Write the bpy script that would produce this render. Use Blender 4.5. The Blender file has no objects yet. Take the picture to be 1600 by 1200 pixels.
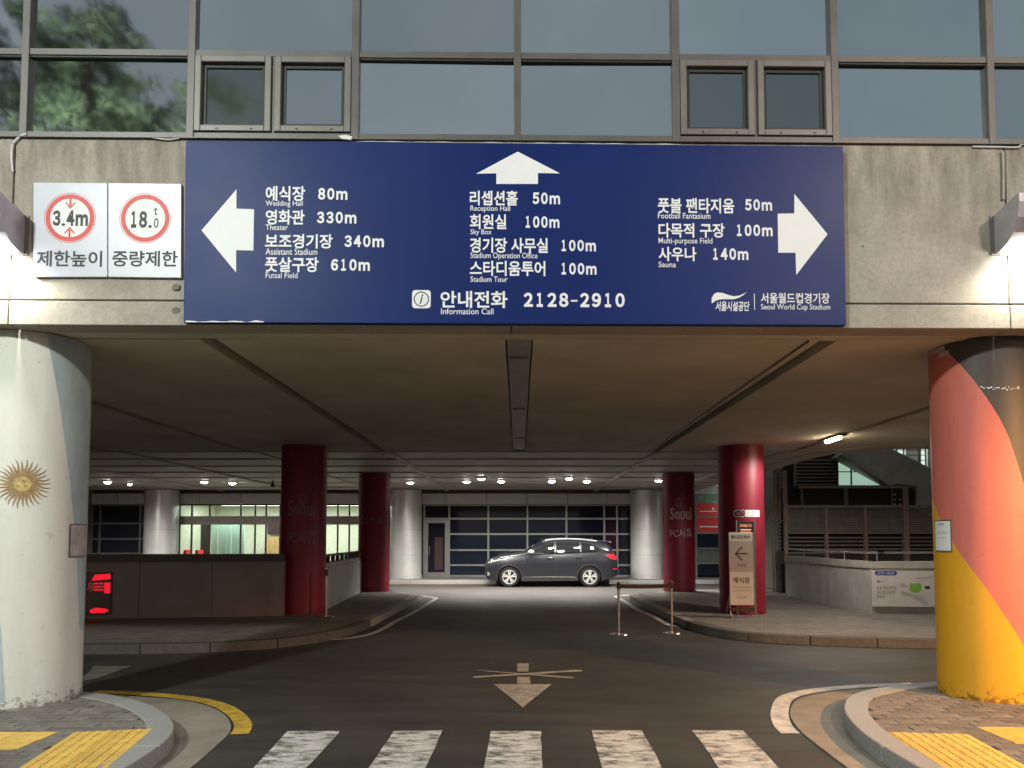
import bpy, math, random
from mathutils import Vector, Matrix
random.seed(7)
SC = bpy.context.scene
COL = SC.collection
R = math.radians
# ------------------------------------------------------------------ camera, sky, light, exposure
F = 1155.0; H = 1.65; TH = math.atan(59.0/F); CX, CY = 811.0, 783.0
cam_d = bpy.data.cameras.new('camera'); cam = bpy.data.objects.new('camera', cam_d); COL.objects.link(cam)
cam_d.sensor_width = 36; cam_d.lens = F/1600*36; cam_d.shift_x = -(CX-800)/1600; cam_d.shift_y = (CY-600)/1600
cam_d.clip_end = 600; cam_d.clip_start = 0.05
cam.location = (0, 0, H); cam.rotation_euler = (R(90)+TH, 0, 0)
SC.camera = cam
W = bpy.data.worlds.new('World'); SC.world = W; W.use_nodes = True
wt = W.node_tree; wt.nodes.clear()
wo = wt.nodes.new('ShaderNodeOutputWorld'); sky = wt.nodes.new('ShaderNodeTexSky'); sky.sky_type = 'NISHITA'
sky.sun_disc = False; sky.sun_elevation = R(1.0); sky.sun_rotation = R(200); sky.dust_density = 3.0
b1 = wt.nodes.new('ShaderNodeBackground'); b1.inputs[1].default_value = 0.05
b2 = wt.nodes.new('ShaderNodeBackground'); b2.inputs[0].default_value = (0.215, 0.255, 0.28, 1); b2.inputs[1].default_value = 1.0
ad = wt.nodes.new('ShaderNodeAddShader')
wn = wt.nodes.new('ShaderNodeTexNoise'); wn.inputs['Scale'].default_value = 2.6; wn.inputs['Detail'].default_value = 5
wc = wt.nodes.new('ShaderNodeTexCoord'); wt.links.new(wc.outputs['Generated'], wn.inputs['Vector'])
wr = wt.nodes.new('ShaderNodeValToRGB'); wr.color_ramp.elements[0].position = .3; wr.color_ramp.elements[0].color = (.185, .225, .262, 1)
wr.color_ramp.elements[1].position = .7; wr.color_ramp.elements[1].color = (.262, .296, .305, 1)
wt.links.new(wn.outputs['Fac'], wr.inputs[0]); wt.links.new(wr.outputs[0], b2.inputs[0])
wt.links.new(sky.outputs[0], b1.inputs[0]); wt.links.new(b1.outputs[0], ad.inputs[0]); wt.links.new(b2.outputs[0], ad.inputs[1])
wt.links.new(ad.outputs[0], wo.inputs[0])
sd = bpy.data.lights.new('sun', 'SUN'); sd.energy = 0.02; sd.angle = R(10); sd.color = (0.8, 0.85, 1)
so = bpy.data.objects.new('sun', sd); COL.objects.link(so); so.location = (0, -10, 30); so.rotation_euler = (R(12), 0, R(-20))
SC.view_settings.view_transform = 'Standard'; SC.view_settings.look = 'None'
SC.view_settings.exposure = 0.18; SC.view_settings.gamma = 1.0
SC.render.engine = 'CYCLES'
SC.cycles.use_denoising = True; SC.cycles.max_bounces = 8; SC.cycles.sample_clamp_indirect = 4.0
SC.cycles.caustics_reflective = False; SC.cycles.caustics_refractive = False

# ------------------------------------------------------------------ geometry measured from the photograph
ZC = 3.57            # underside of the slab
ZP = 0.13            # top of the pavements
YF, FA = 6.62, math.atan(0.014)     # facade plane
FM = Matrix.Translation((0, YF, 0)) @ Matrix.Rotation(FA, 4, 'Z')
FI = FM.inverted()
def ray(px, py):
    u = (px-CX)/F; v = (CY-py)/F
    return Vector((u, math.cos(TH)-v*math.sin(TH), math.sin(TH)+v*math.cos(TH)))
def G(px, py, z=0.0):
    d = ray(px, py); t = (z-H)/d.z
    return (d.x*t, d.y*t)
def D(px, py, y):
    d = ray(px, py); t = y/d.y
    return (d.x*t, H+d.z*t)
def FL(px, py, off=0.0):             # point of the facade plane, in the facade's own frame (x, z)
    o = FI @ Vector((0, 0, H)); d = FI.to_3x3() @ ray(px, py)
    t = (-off-o.y)/d.y; p = o+d*t
    return (p.x, p.z)
def CYL(px, py, xc, yc, r):          # where a line of sight meets a column: (angle, height)
    d = ray(px, py); a = d.x*d.x+d.y*d.y; b = -2*(d.x*xc+d.y*yc); c = xc*xc+yc*yc-r*r
    q = b*b-4*a*c
    if q < 0: t = -b/(2*a)
    else: t = (-b-math.sqrt(q))/(2*a)
    x, y = d.x*t, d.y*t
    return (math.atan2(x-xc, yc-y), H+d.z*t)

# ------------------------------------------------------------------ materials
MATS = {}
def nt(name):
    m = bpy.data.materials.new(name); m.use_nodes = True; t = m.node_tree
    return m, t, t.nodes['Principled BSDF'], t.nodes['Material Output']
def link(t, a, b): t.links.new(a, b)
def noise(t, scale, detail=4, rough=.6, vec=None, sc=None, coord='Object'):
    n = t.nodes.new('ShaderNodeTexNoise'); n.inputs['Scale'].default_value = scale; n.inputs['Detail'].default_value = detail
    n.inputs['Roughness'].default_value = rough
    tc = t.nodes.new('ShaderNodeTexCoord')
    src = tc.outputs[coord]
    if coord == 'World':
        pass
    if sc:
        mp = t.nodes.new('ShaderNodeMapping'); mp.inputs['Scale'].default_value = sc
        link(t, src, mp.inputs[0]); src = mp.outputs[0]
    link(t, src, n.inputs['Vector'])
    return n.outputs['Fac']
def ramp(t, fac, stops):
    r = t.nodes.new('ShaderNodeValToRGB'); e = r.color_ramp.elements
    e[0].position, e[0].color = stops[0][0], (*stops[0][1], 1)
    e[1].position, e[1].color = stops[-1][0], (*stops[-1][1], 1)
    for p, c in stops[1:-1]:
        x = e.new(p); x.color = (*c, 1)
    link(t, fac, r.inputs[0]); return r.outputs[0]
def mix(t, fac, a, b, mode='MIX'):
    m = t.nodes.new('ShaderNodeMix'); m.data_type = 'RGBA'; m.blend_type = mode
    if isinstance(fac, (int, float)): m.inputs[0].default_value = fac
    else: link(t, fac, m.inputs[0])
    for i, v in ((6, a), (7, b)):
        if isinstance(v, tuple): m.inputs[i].default_value = (*v, 1) if len(v) == 3 else v
        else: link(t, v, m.inputs[i])
    return m.outputs[2]
def bump(t, bs, fac, strength, dist=.01):
    b = t.nodes.new('ShaderNodeBump'); b.inputs['Strength'].default_value = strength; b.inputs['Distance'].default_value = dist
    link(t, fac, b.inputs['Height']); link(t, b.outputs[0], bs.inputs['Normal'])
def mat(name, col, rough=.6, metal=0., var=.12, scale=6, bmp=0., sc=None, coat=0., rand=0., spec=None, detail=5):
    if name in MATS: return MATS[name]
    m, t, bs, out = nt(name)
    n = noise(t, scale, detail, .6, sc=sc)
    lo = tuple(max(0, c*(1-var*1.6)) for c in col); hi = tuple(min(1, c*(1+var*1.6)) for c in col)
    c = ramp(t, n, [(.3, lo), (.7, hi)])
    if rand:
        oi = t.nodes.new('ShaderNodeObjectInfo')
        mm = t.nodes.new('ShaderNodeMapRange'); mm.inputs[3].default_value = 1-rand; mm.inputs[4].default_value = 1+rand
        link(t, oi.outputs['Random'], mm.inputs[0])
        vm = t.nodes.new('ShaderNodeVectorMath'); vm.operation = 'SCALE'
        link(t, c, vm.inputs[0]); link(t, mm.outputs[0], vm.inputs['Scale']); c = vm.outputs[0]
    link(t, c, bs.inputs['Base Color'])
    bs.inputs['Roughness'].default_value = rough; bs.inputs['Metallic'].default_value = metal
    bs.inputs['Coat Weight'].default_value = coat; bs.inputs['Coat Roughness'].default_value = .05
    if spec is not None: bs.inputs['Specular IOR Level'].default_value = spec
    if var > 0:
        mr = t.nodes.new('ShaderNodeMapRange'); mr.inputs[3].default_value = max(.02, rough*.8); mr.inputs[4].default_value = min(1, rough*1.2)
        link(t, n, mr.inputs[0]); link(t, mr.outputs[0], bs.inputs['Roughness'])
    if bmp: bump(t, bs, noise(t, scale*8, 6, .7, sc=sc), bmp)
    MATS[name] = m; return m
def emit(name, col, strength):
    m, t, bs, out = nt(name)
    bs.inputs['Base Color'].default_value = (*col, 1); bs.inputs['Emission Color'].default_value = (*col, 1)
    bs.inputs['Emission Strength'].default_value = strength
    MATS[name] = m; return m

def m_concrete():
    m, t, bs, out = nt('fascia_concrete')
    base = ramp(t, noise(t, 1.3, 6, .65), [(.25, (.35, .325, .29)), (.55, (.43, .40, .36)), (.8, (.49, .46, .42))])
    streak = noise(t, 2.6, 6, .7, sc=(2.4, 1, .5))
    s = ramp(t, streak, [(.36, (.60, .59, .56)), (.50, (.82, .81, .79)), (.66, (1.08, 1.08, 1.07))])
    tc = t.nodes.new('ShaderNodeTexCoord'); sp = t.nodes.new('ShaderNodeSeparateXYZ'); link(t, tc.outputs['Object'], sp.inputs[0])
    mr = t.nodes.new('ShaderNodeMapRange'); mr.inputs[1].default_value = .55; mr.inputs[2].default_value = 1.55
    mr.inputs[3].default_value = .12; mr.inputs[4].default_value = 1.0; link(t, sp.outputs[2], mr.inputs[0])
    c = mix(t, mr.outputs[0], base, mix(t, 1.0, base, s, 'MULTIPLY'))
    fine = ramp(t, noise(t, 26, 8, .75), [(.35, (.72, .72, .70)), (.55, (1, 1, 1))])
    pit = ramp(t, noise(t, 55, 3, .6), [(.26, (.35, .34, .32)), (.31, (1, 1, 1))])
    blot = ramp(t, noise(t, .9, 8, .7), [(.35, (.80, .79, .77)), (.6, (1.06, 1.06, 1.06))])
    c = mix(t, .7, c, mix(t, 1.0, c, fine, 'MULTIPLY'))
    c = mix(t, 1.0, mix(t, 1.0, c, pit, 'MULTIPLY'), blot, 'MULTIPLY')
    link(t, c, bs.inputs['Base Color']); bs.inputs['Roughness'].default_value = .85
    bump(t, bs, noise(t, 40, 8, .7), .35, .006); return m
def m_asphalt():
    m, t, bs, out = nt('asphalt')
    a = ramp(t, noise(t, .45, 5, .6), [(.3, (.028, .025, .022)), (.7, (.050, .046, .041))])
    g = ramp(t, noise(t, 120, 3, .8), [(.35, (.45, .45, .45)), (.65, (1.5, 1.48, 1.45))])
    w = ramp(t, noise(t, 1.6, 7, .7, sc=(.35, 2.2, 1)), [(.32, (.58, .58, .58)), (.5, (.95, .95, .95)), (.72, (1.35, 1.34, 1.32))])
    c = mix(t, 1.0, mix(t, 1.0, a, g, 'MULTIPLY'), w, 'MULTIPLY')
    link(t, c, bs.inputs['Base Color'])
    rr = t.nodes.new('ShaderNodeMapRange'); rr.inputs[3].default_value = .5; rr.inputs[4].default_value = .85
    link(t, noise(t, .8, 5, .6), rr.inputs[0]); link(t, rr.outputs[0], bs.inputs['Roughness'])
    bump(t, bs, noise(t, 110, 4, .8), .5, .006); return m
def m_paint(name, col, lo, hi, sc=(1, 1, 1), scale=9, dark=(.055, .05, .045), k2=.45, s2=1.7):
    m, t, bs, out = nt(name)
    n = noise(t, scale, 9, .78, sc=sc)
    n2 = noise(t, s2, 4, .6)
    ma = t.nodes.new('ShaderNodeMath'); ma.operation = 'ADD'; link(t, n, ma.inputs[0])
    mb_ = t.nodes.new('ShaderNodeMath'); mb_.operation = 'MULTIPLY'; mb_.inputs[1].default_value = k2; link(t, n2, mb_.inputs[0])
    link(t, mb_.outputs[0], ma.inputs[1])
    f = ramp(t, ma.outputs[0], [(lo, (0, 0, 0)), (hi, (1, 1, 1))])
    pc = ramp(t, noise(t, 5, 9, .8, sc=sc), [(.36, tuple(c*.38 for c in col)), (.62, col)])
    c = mix(t, f, dark, pc)
    link(t, c, bs.inputs['Base Color']); bs.inputs['Roughness'].default_value = .7
    bump(t, bs, n, .4, .004); return m
def m_glass(name, tint, rough=.04, wav=.05):
    m, t, bs, out = nt(name)
    oi = t.nodes.new('ShaderNodeObjectInfo'); mm = t.nodes.new('ShaderNodeMapRange'); mm.inputs[3].default_value = .90; mm.inputs[4].default_value = 1.10
    link(t, oi.outputs['Random'], mm.inputs[0])
    dc = ramp(t, noise(t, .9, 6, .6), [(.3, tuple(c*.93 for c in tint)), (.7, tint)])
    vm = t.nodes.new('ShaderNodeVectorMath'); vm.operation = 'SCALE'; link(t, dc, vm.inputs[0]); link(t, mm.outputs[0], vm.inputs['Scale'])
    link(t, vm.outputs[0], bs.inputs['Base Color']); bs.inputs['Metallic'].default_value = 1.0
    bs.inputs['Roughness'].default_value = rough
    bump(t, bs, noise(t, 1.1, 2, .5), wav, .05); return m
def m_brickpave():
    m, t, bs, out = nt('far_pavers')
    b = t.nodes.new('ShaderNodeTexBrick'); tc = t.nodes.new('ShaderNodeTexCoord'); link(t, tc.outputs['Object'], b.inputs[0])
    b.inputs['Scale'].default_value = 1.0; b.inputs['Brick Width'].default_value = .22; b.inputs['Row Height'].default_value = .11
    b.inputs['Mortar Size'].default_value = .006
    b.inputs['Color1'].default_value = (.15, .14, .125, 1); b.inputs['Color2'].default_value = (.22, .205, .18, 1); b.inputs['Mortar'].default_value = (.05, .045, .04, 1)
    c = mix(t, 1.0, b.outputs[0], ramp(t, noise(t, 1.2, 6, .6), [(.3, (.75, .75, .75)), (.7, (1.15, 1.12, 1.1))]), 'MULTIPLY')
    link(t, c, bs.inputs['Base Color']); bs.inputs['Roughness'].default_value = .8; return m
def m_streaky(name, col, dark, rough, lo=.42, hi=.62, sc=(1.2, 1.2, .25), scale=3):
    m, t, bs, out = nt(name)
    n = noise(t, scale, 6, .65, sc=sc)
    c = ramp(t, n, [(lo, dark), (hi, col)])
    f = ramp(t, noise(t, 9, 8, .8), [(.28, (.7, .68, .66)), (.42, (1, 1, 1))])
    tc = t.nodes.new('ShaderNodeTexCoord'); sp = t.nodes.new('ShaderNodeSeparateXYZ'); link(t, tc.outputs['Object'], sp.inputs[0])
    gr = t.nodes.new('ShaderNodeMath'); gr.operation = 'ADD'; link(t, noise(t, 11, 8, .75), gr.inputs[0])
    gz = t.nodes.new('ShaderNodeMapRange'); gz.inputs[1].default_value = 0; gz.inputs[2].default_value = .45; gz.inputs[3].default_value = -.12; gz.inputs[4].default_value = .3; link(t, sp.outputs[2], gz.inputs[0]); link(t, gz.outputs[0], gr.inputs[1])
    dirt = ramp(t, gr.outputs[0], [(.36, (.35, .32, .28)), (.46, (1, 1, 1))])
    scr = ramp(t, noise(t, 5, 9, .85, sc=(1, 1, 3)), [(.27, (.62, .6, .58)), (.31, (1, 1, 1))])
    c = mix(t, 1.0, mix(t, 1.0, c, dirt, 'MULTIPLY'), scr, 'MULTIPLY')
    link(t, mix(t, 1.0, c, f, 'MULTIPLY'), bs.inputs['Base Color']); bs.inputs['Roughness'].default_value = rough
    bump(t, bs, noise(t, 14, 5, .6), .08, .01); return m
M = {}
M['concrete'] = m_concrete(); M['asphalt'] = m_asphalt()
M['white_paint'] = m_paint('worn_white_paint', (.70, .69, .66), .70, .84, sc=(.7, 2.0, 1), scale=7, k2=.65, s2=2.9, dark=(.085, .08, .072))
M['line_paint'] = m_paint('road_line_paint', (.68, .66, .62), .40, .5)
M['arrow_paint'] = m_paint('arrow_paint', (.42, .38, .33), .42, .55)
M['yellow_paint'] = m_paint('yellow_line_paint', (.62, .40, .05), .5, .6)
M['grey_paint'] = m_paint('faded_paint', (.20, .19, .17), .45, .6)
M['gutter'] = mat('gutter_concrete', (.23, .205, .175), .85, var=.16, scale=3, bmp=.3)
M['kerb_old_shaded'] = mat('old_shaded_kerb', (.075, .066, .06), .75, var=.2, scale=14, bmp=.2, rand=.08)  # old stone, darkened further: shade under the slab put into the colour
M['kerb_lit'] = mat('lit_kerb', (.27, .26, .24), .7, var=.18, scale=14, bmp=.2, rand=.1)  # paler copy for the straight stones: light from the back put into the colour
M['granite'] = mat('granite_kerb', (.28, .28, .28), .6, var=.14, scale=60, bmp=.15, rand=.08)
M['paver'] = mat('paver', (.165, .15, .135), .85, var=.16, scale=18, bmp=.5, rand=.22)
M['paver_bed'] = mat('paver_bed', (.055, .05, .045), .95, var=.2, scale=20)
M['tile'] = mat('yellow_tile', (.66, .43, .10), .7, var=.12, scale=9, bmp=.25, rand=.10)
M['far_pave'] = m_brickpave()
M['plaster'] = mat('ceiling_plaster', (.60, .565, .49), .8, var=.13, scale=.55, detail=9, bmp=.05)
M['plaster2'] = mat('ceiling_panel_metal', (.58, .56, .50), .55, var=.08, scale=1.4, rand=.06)
M['rib'] = mat('ceiling_rib', (.45, .44, .40), .5, var=.06)
M['void'] = mat('dark_void', (.025, .023, .02), .9, var=.1)
M['duct'] = mat('channel_metal', (.34, .325, .30), .5, metal=.3, var=.12)
M['mull'] = mat('mullion_metal', (.112, .104, .104), .45, metal=.25, var=.08, scale=3)
M['sash'] = mat('sash_metal', (.155, .147, .142), .45, metal=.25, var=.08, scale=3)
M['gasket'] = mat('rubber_gasket', (.025, .028, .028), .6, var=.1)
M['mirror'] = m_glass('coated_glass', (.60, .66, .68)); M['mirror_dark'] = m_glass('casement_glass', (.30, .33, .33), .06, .05)
M['mirror_clear'] = m_glass('clear_casement_glass', (.55, .60, .63), .012)
M['blue'] = mat('sign_blue', (.003, .018, .128), .43, var=.06, scale=.9, spec=.2, bmp=.05)
M['white'] = mat('sign_white', (.80, .82, .86), .55, var=.02)
M['edge'] = mat('torn_film_white', (.7, .72, .74), .5, var=.1)
M['black'] = mat('print_black', (.03, .035, .04), .6, var=.05)
M['printred'] = mat('print_red', (.62, .05, .045), .5, var=.06, scale=8)
M['plate'] = mat('limit_plate', (.52, .53, .64), .35, var=.05, scale=2.5, bmp=.03)
M['argwhite'] = m_streaky('column_white_paint', (.72, .73, .70), (.66, .67, .63), .6)
M['argblue'] = m_streaky('column_pale_blue_paint', (.46, .56, .61), (.35, .42, .47), .6, lo=.4, hi=.6)
M['sun_gold'] = mat('emblem_gold', (.50, .38, .14), .6, var=.2, scale=30)
M['sun_brown'] = mat('emblem_brown', (.32, .21, .10), .6, var=.2, scale=30)
M['deblack'] = m_streaky('column_black_paint', (.062, .056, .052), (.04, .037, .034), .55, lo=.35, hi=.65)
M['dered'] = m_streaky('column_red_paint', (.62, .17, .13), (.52, .14, .115), .6, lo=.35, hi=.65)
M['deyellow'] = m_streaky('column_yellow_paint', (.74, .38, .015), (.66, .34, .015), .6, lo=.35, hi=.65)
M['crimson'] = m_streaky('column_crimson_paint', (.27, .012, .034), (.19, .010, .026), .5, lo=.35, hi=.65)
M['faded'] = mat('faded_lettering', (.52, .36, .32), .6, var=.35, scale=18)
M['ghost'] = mat('ghost_lettering', (.26, .13, .13), .6, var=.35, scale=18)
M['silver'] = mat('silver_cladding', (.66, .66, .65), .36, metal=.35, var=.04, scale=2)
M['seam'] = mat('seam', (.1, .1, .1), .7, var=.1)
M['whitepanel'] = mat('fascia_panel', (.66, .65, .64), .45, var=.04, rand=.03)
M['darkpanel'] = mat('dark_fascia', (.07, .06, .055), .6, var=.1)
M['alu'] = mat('aluminium_frame', (.24, .245, .24), .4, metal=.5, var=.06)
M['darkglass'] = mat('dark_glass', (.012, .017, .028), .06, var=0, spec=.42)
M['parapet'] = mat('parapet_render', (.22, .175, .155), .4, var=.10, scale=1.5, bmp=.05)
M['parapet_lt'] = mat('parapet_concrete', (.42, .42, .40), .6, var=.10, scale=2.2, bmp=.15)
M['coping'] = mat('coping_stone', (.40, .38, .34), .6, var=.1, scale=3)
M['copingdark'] = mat('coping_dark', (.06, .05, .045), .5, var=.15, scale=4)
M['steel'] = mat('stainless_steel', (.6, .59, .57), .25, metal=.95, var=.05)
M['blackmetal'] = mat('black_metal', (.04, .037, .035), .4, metal=.3, var=.1)
M['brownmetal'] = mat('brown_steel', (.34, .26, .22), .55, metal=.1, var=.12)
M['louvre'] = mat('louvre_slats', (.36, .31, .25), .55, var=.12)
M['stairconc'] = mat('stair_concrete', (.46, .42, .37), .8, var=.14, scale=1.5, bmp=.1)
M['beltred'] = mat('belt_dark', (.03, .02, .02), .7, var=.1)
M['carpaint'] = mat('car_paint', (.013, .0145, .019), .3, metal=.1, var=0, coat=.6)
M['carglass'] = mat('car_glass', (.008, .009, .01), .04, var=0, spec=.8)
M['tyre'] = mat('tyre_rubber', (.012, .012, .012), .9, var=.1, spec=.15)
M['rimsilver'] = mat('rim_silver', (.52, .52, .52), .3, metal=.4, var=0)
M['chrome'] = mat('chrome', (.8, .8, .8), .12, metal=1.0, var=0)
M['cladding'] = mat('black_plastic', (.022, .022, .024), .5, var=.08)
M['taillight'] = mat('tail_lamp_red', (.55, .02, .03), .15, var=.1, coat=1)
M['headlight'] = mat('head_lamp', (.45, .46, .48), .1, metal=.4, var=.1, coat=1)
M['foliage'] = mat('pine_needles', (.19, .25, .15), .6, var=.5, scale=1.1, rand=.1)
M['bark'] = mat('bark', (.12, .085, .06), .9, var=.3, scale=12, sc=(1, 1, .3), bmp=.6)
M['cream'] = mat('cream_wall', (.60, .60, .50), .6, var=.06)
M['greenglass'] = mat('green_curtain', (.48, .68, .60), .5, var=.1, scale=9, sc=(3, 1, .1))
M['greenpanel'] = mat('green_panel', (.25, .36, .26), .5, var=.05)
M['bannerred'] = mat('banner_red', (.70, .05, .05), .4, var=.05)
M['bannerblue'] = mat('banner_blue', (.03, .07, .45), .4, var=.05)
M['chairred'] = mat('chair_red', (.75, .03, .04), .4, var=.05)
M['beige'] = mat('stand_beige', (.66, .61, .54), .5, var=.04)
M['taupe'] = mat('stand_taupe', (.46, .37, .33), .5, var=.04)
M['floor_in'] = mat('lobby_floor', (.35, .33, .3), .2, var=.1)
M['wood'] = mat('wood_panel', (.45, .28, .12), .4, var=.2, scale=5, sc=(4, 1, 1))
M['mapgreen'] = mat('map_green', (.22, .45, .08), .5, var=.08)
M['mapgrey'] = mat('map_grey', (.45, .43, .42), .5, var=.08)
M['navy'] = mat('map_navy', (.03, .04, .20), .5, var=.05)
M['pinkplate'] = mat('scratched_plate', (.44, .38, .40), .4, var=.2, scale=12)
M['lampbody'] = mat('lamp_housing', (.42, .41, .46), .35, metal=.4, var=.08)
M['e_lamp'] = emit('lamp_glow', (1, .97, .86), 60); M['e_down'] = emit('downlight_glow', (1, .95, .86), 45)
M['e_warm'] = emit('warm_lamp_glow', (1, .82, .5), 60); M['e_orange'] = emit('orange_lamp_glow', (1, .5, .15), 60)
M['e_red'] = emit('reflection_red', (1, .012, .03), .75); M['e_red_dim'] = emit('reflection_red_dim', (.35, .05, .04), .35)
M['e_room'] = emit('lobby_light_panel', (.9, 1, .86), 5.0); M['e_green'] = emit('lit_window_green', (.50, .72, .58), .55)
M['e_pale'] = emit('lit_window_pale', (.72, .85, .76), .9); M['e_text'] = emit('led_text', (1, .35, .2), .8)

# ------------------------------------------------------------------ mesh helpers
class MB:
    def __init__(s): s.v = []; s.f = []
    def add(s, vs, fs):
        n = len(s.v); s.v += [tuple(p) for p in vs]; s.f += [tuple(i+n for i in f) for f in fs]; return s
    def box(s, x0, x1, y0, y1, z0, z1):
        return s.add([(x0,y0,z0),(x1,y0,z0),(x1,y1,z0),(x0,y1,z0),(x0,y0,z1),(x1,y0,z1),(x1,y1,z1),(x0,y1,z1)],
              [(3,2,1,0),(4,5,6,7),(0,1,5,4),(1,2,6,5),(2,3,7,6),(3,0,4,7)])
    def tube(s, pts, r, n=8, caps=True):
        pts = [Vector(p) for p in pts]; rr = r if isinstance(r, (list, tuple)) else [r]*len(pts)
        vs = []; fs = []
        for i, p in enumerate(pts):
            d = (pts[min(i+1, len(pts)-1)]-pts[max(i-1, 0)]).normalized()
            a = Vector((0, 0, 1)) if abs(d.z) < .9 else Vector((1, 0, 0))
            e1 = d.cross(a).normalized(); e2 = d.cross(e1).normalized()
            for k in range(n):
                t = 2*math.pi*k/n; vs.append(p+(e1*math.cos(t)+e2*math.sin(t))*rr[i])
        for i in range(len(pts)-1):
            for k in range(n):
                k2 = (k+1) % n; fs.append((i*n+k, i*n+k2, (i+1)*n+k2, (i+1)*n+k))
        if caps: fs.append(tuple(range(n))[::-1]); fs.append(tuple((len(pts)-1)*n+k for k in range(n)))
        return s.add(vs, fs)
    def prism(s, poly, z0, z1):           # polygon in x,y raised from z0 to z1
        n = len(poly)
        a = sum(poly[i][0]*poly[(i+1)%n][1]-poly[(i+1)%n][0]*poly[i][1] for i in range(n))
        if a < 0: poly = poly[::-1]
        return s.add([(x, y, z0) for x, y in poly]+[(x, y, z1) for x, y in poly],
            [tuple(range(n))[::-1], tuple(range(n, 2*n))]+[(i, (i+1)%n, n+(i+1)%n, n+i) for i in range(n)])
    def slab(s, poly, y0, y1):            # polygon in x,z given thickness from y0 (front) to y1
        n = len(poly)
        a = sum(poly[i][0]*poly[(i+1)%n][1]-poly[(i+1)%n][0]*poly[i][1] for i in range(n))
        if a < 0: poly = poly[::-1]
        return s.add([(x, y0, z) for x, z in poly]+[(x, y1, z) for x, z in poly],
            [tuple(range(n)), tuple(range(n, 2*n))[::-1]]+[(i, n+i, n+(i+1)%n, (i+1)%n) for i in range(n)])
    def sheet(s, poly, y):
        n = len(poly)
        a = sum(poly[i][0]*poly[(i+1)%n][1]-poly[(i+1)%n][0]*poly[i][1] for i in range(n))
        if a < 0: poly = poly[::-1]
        return s.add([(x, y, z) for x, z in poly], [tuple(range(n))])
    def strip(s, a, b, z):                # ground ribbon between two equal-length polylines
        n = len(a)
        s.add([(x, y, z) for x, y in a]+[(x, y, z) for x, y in b], [(i, i+1, n+i+1, n+i) for i in range(n-1)]); return s
    def cyl(s, xc, yc, r, z0, z1, n=48, cap=True, r1=None):
        r1 = r if r1 is None else r1
        vs = [(xc+r*math.cos(2*math.pi*k/n), yc+r*math.sin(2*math.pi*k/n), z0) for k in range(n)]
        vs += [(xc+r1*math.cos(2*math.pi*k/n), yc+r1*math.sin(2*math.pi*k/n), z1) for k in range(n)]
        fs = [(k, (k+1)%n, n+(k+1)%n, n+k) for k in range(n)]
        if cap: fs += [tuple(range(n))[::-1], tuple(range(n, 2*n))]
        return s.add(vs, fs)
    def wrap(s, xc, yc, r, t0, t1, z0, z1, nt_=24, nz=1):   # patch on a cylinder; bounds may be functions
        f = lambda q, v: q(v) if callable(q) else q
        vs = []
        for j in range(nz+1):
            for i in range(nt_+1):
                if callable(t0) or callable(t1):
                    z = z0+(z1-z0)*j/nz; a, b = f(t0, z), f(t1, z); t = a+(b-a)*i/nt_
                else:
                    t = t0+(t1-t0)*i/nt_; a, b = f(z0, t), f(z1, t); z = a+(b-a)*j/nz
                vs.append((xc+r*math.sin(t), yc-r*math.cos(t), z))
        w = nt_+1
        return s.add(vs, [(j*w+i, j*w+i+1, (j+1)*w+i+1, (j+1)*w+i) for j in range(nz) for i in range(nt_)])
ORG = {}
NORM = {'0': .60, 'm': .93, '-': .42, '.': .28, 't': .40}
def text_cells(mb, s, x0, x1, z0, z1, y, bold=.02, gap=.16):
    # one letter at a time, from the full-width forms of the sans face
    adv = [NORM.get('0' if c.isdigit() else c, .6) for c in s]; tot = sum(adv)+gap*(len(s)-1); k = (x1-x0)/tot; x = x0
    for c, a in zip(s, adv):
        vs, fs = glyphs(chr(ord(c)+0xFEE0), bold)
        w = a*k; h0, h1 = z0, z1; xo = 0
        if c == 'm': h1 = z0+(z1-z0)*.76
        if c == '.': h1 = z0+(z1-z0)*.17
        if c == '-': h0, h1 = z0+(z1-z0)*.38, z0+(z1-z0)*.50
        if c == '1': w *= .66; xo = .14*a*k
        mb.add([(x+xo+p*w, y, h0+q*(h1-h0)) for p, q in vs], fs); x += (a+gap)*k
    return mb
def make(name, mb, m, parent=None, smooth=False, bevel=0, label=None, kind=None, angle=40):
    org = ORG.get(parent.name, Vector((0, 0, 0))) if parent else Vector((0, 0, 0))
    me = bpy.data.meshes.new(name)
    me.from_pydata([(x-org.x, y-org.y, z-org.z) for x, y, z in mb.v], [], mb.f); me.update()
    o = bpy.data.objects.new(name, me); COL.objects.link(o)
    if isinstance(m, str): m = M[m]
    me.materials.append(m)
    if smooth:
        me.shade_smooth(); me.set_sharp_from_angle(angle=R(angle))
    if parent: o.parent = parent; ORG[o.name] = org
    if bevel:
        b = o.modifiers.new('bevel', 'BEVEL'); b.width = bevel; b.segments = 2; b.limit_method = 'ANGLE'
    if label: o['label'] = label
    if kind: o['kind'] = kind
    return o
def thing(name, label, cat, at=(0, 0, 0), frame=None, group=None, kind=None):
    o = bpy.data.objects.new(name, None); COL.objects.link(o); o.empty_display_size = .2
    at = Vector(at)
    if frame: o.location = frame @ at; o.rotation_euler = frame.to_euler()
    else: o.location = at
    ORG[o.name] = at
    o['label'] = label; o['category'] = cat
    if group: o['group'] = group
    if kind: o['kind'] = kind
    return o
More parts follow.
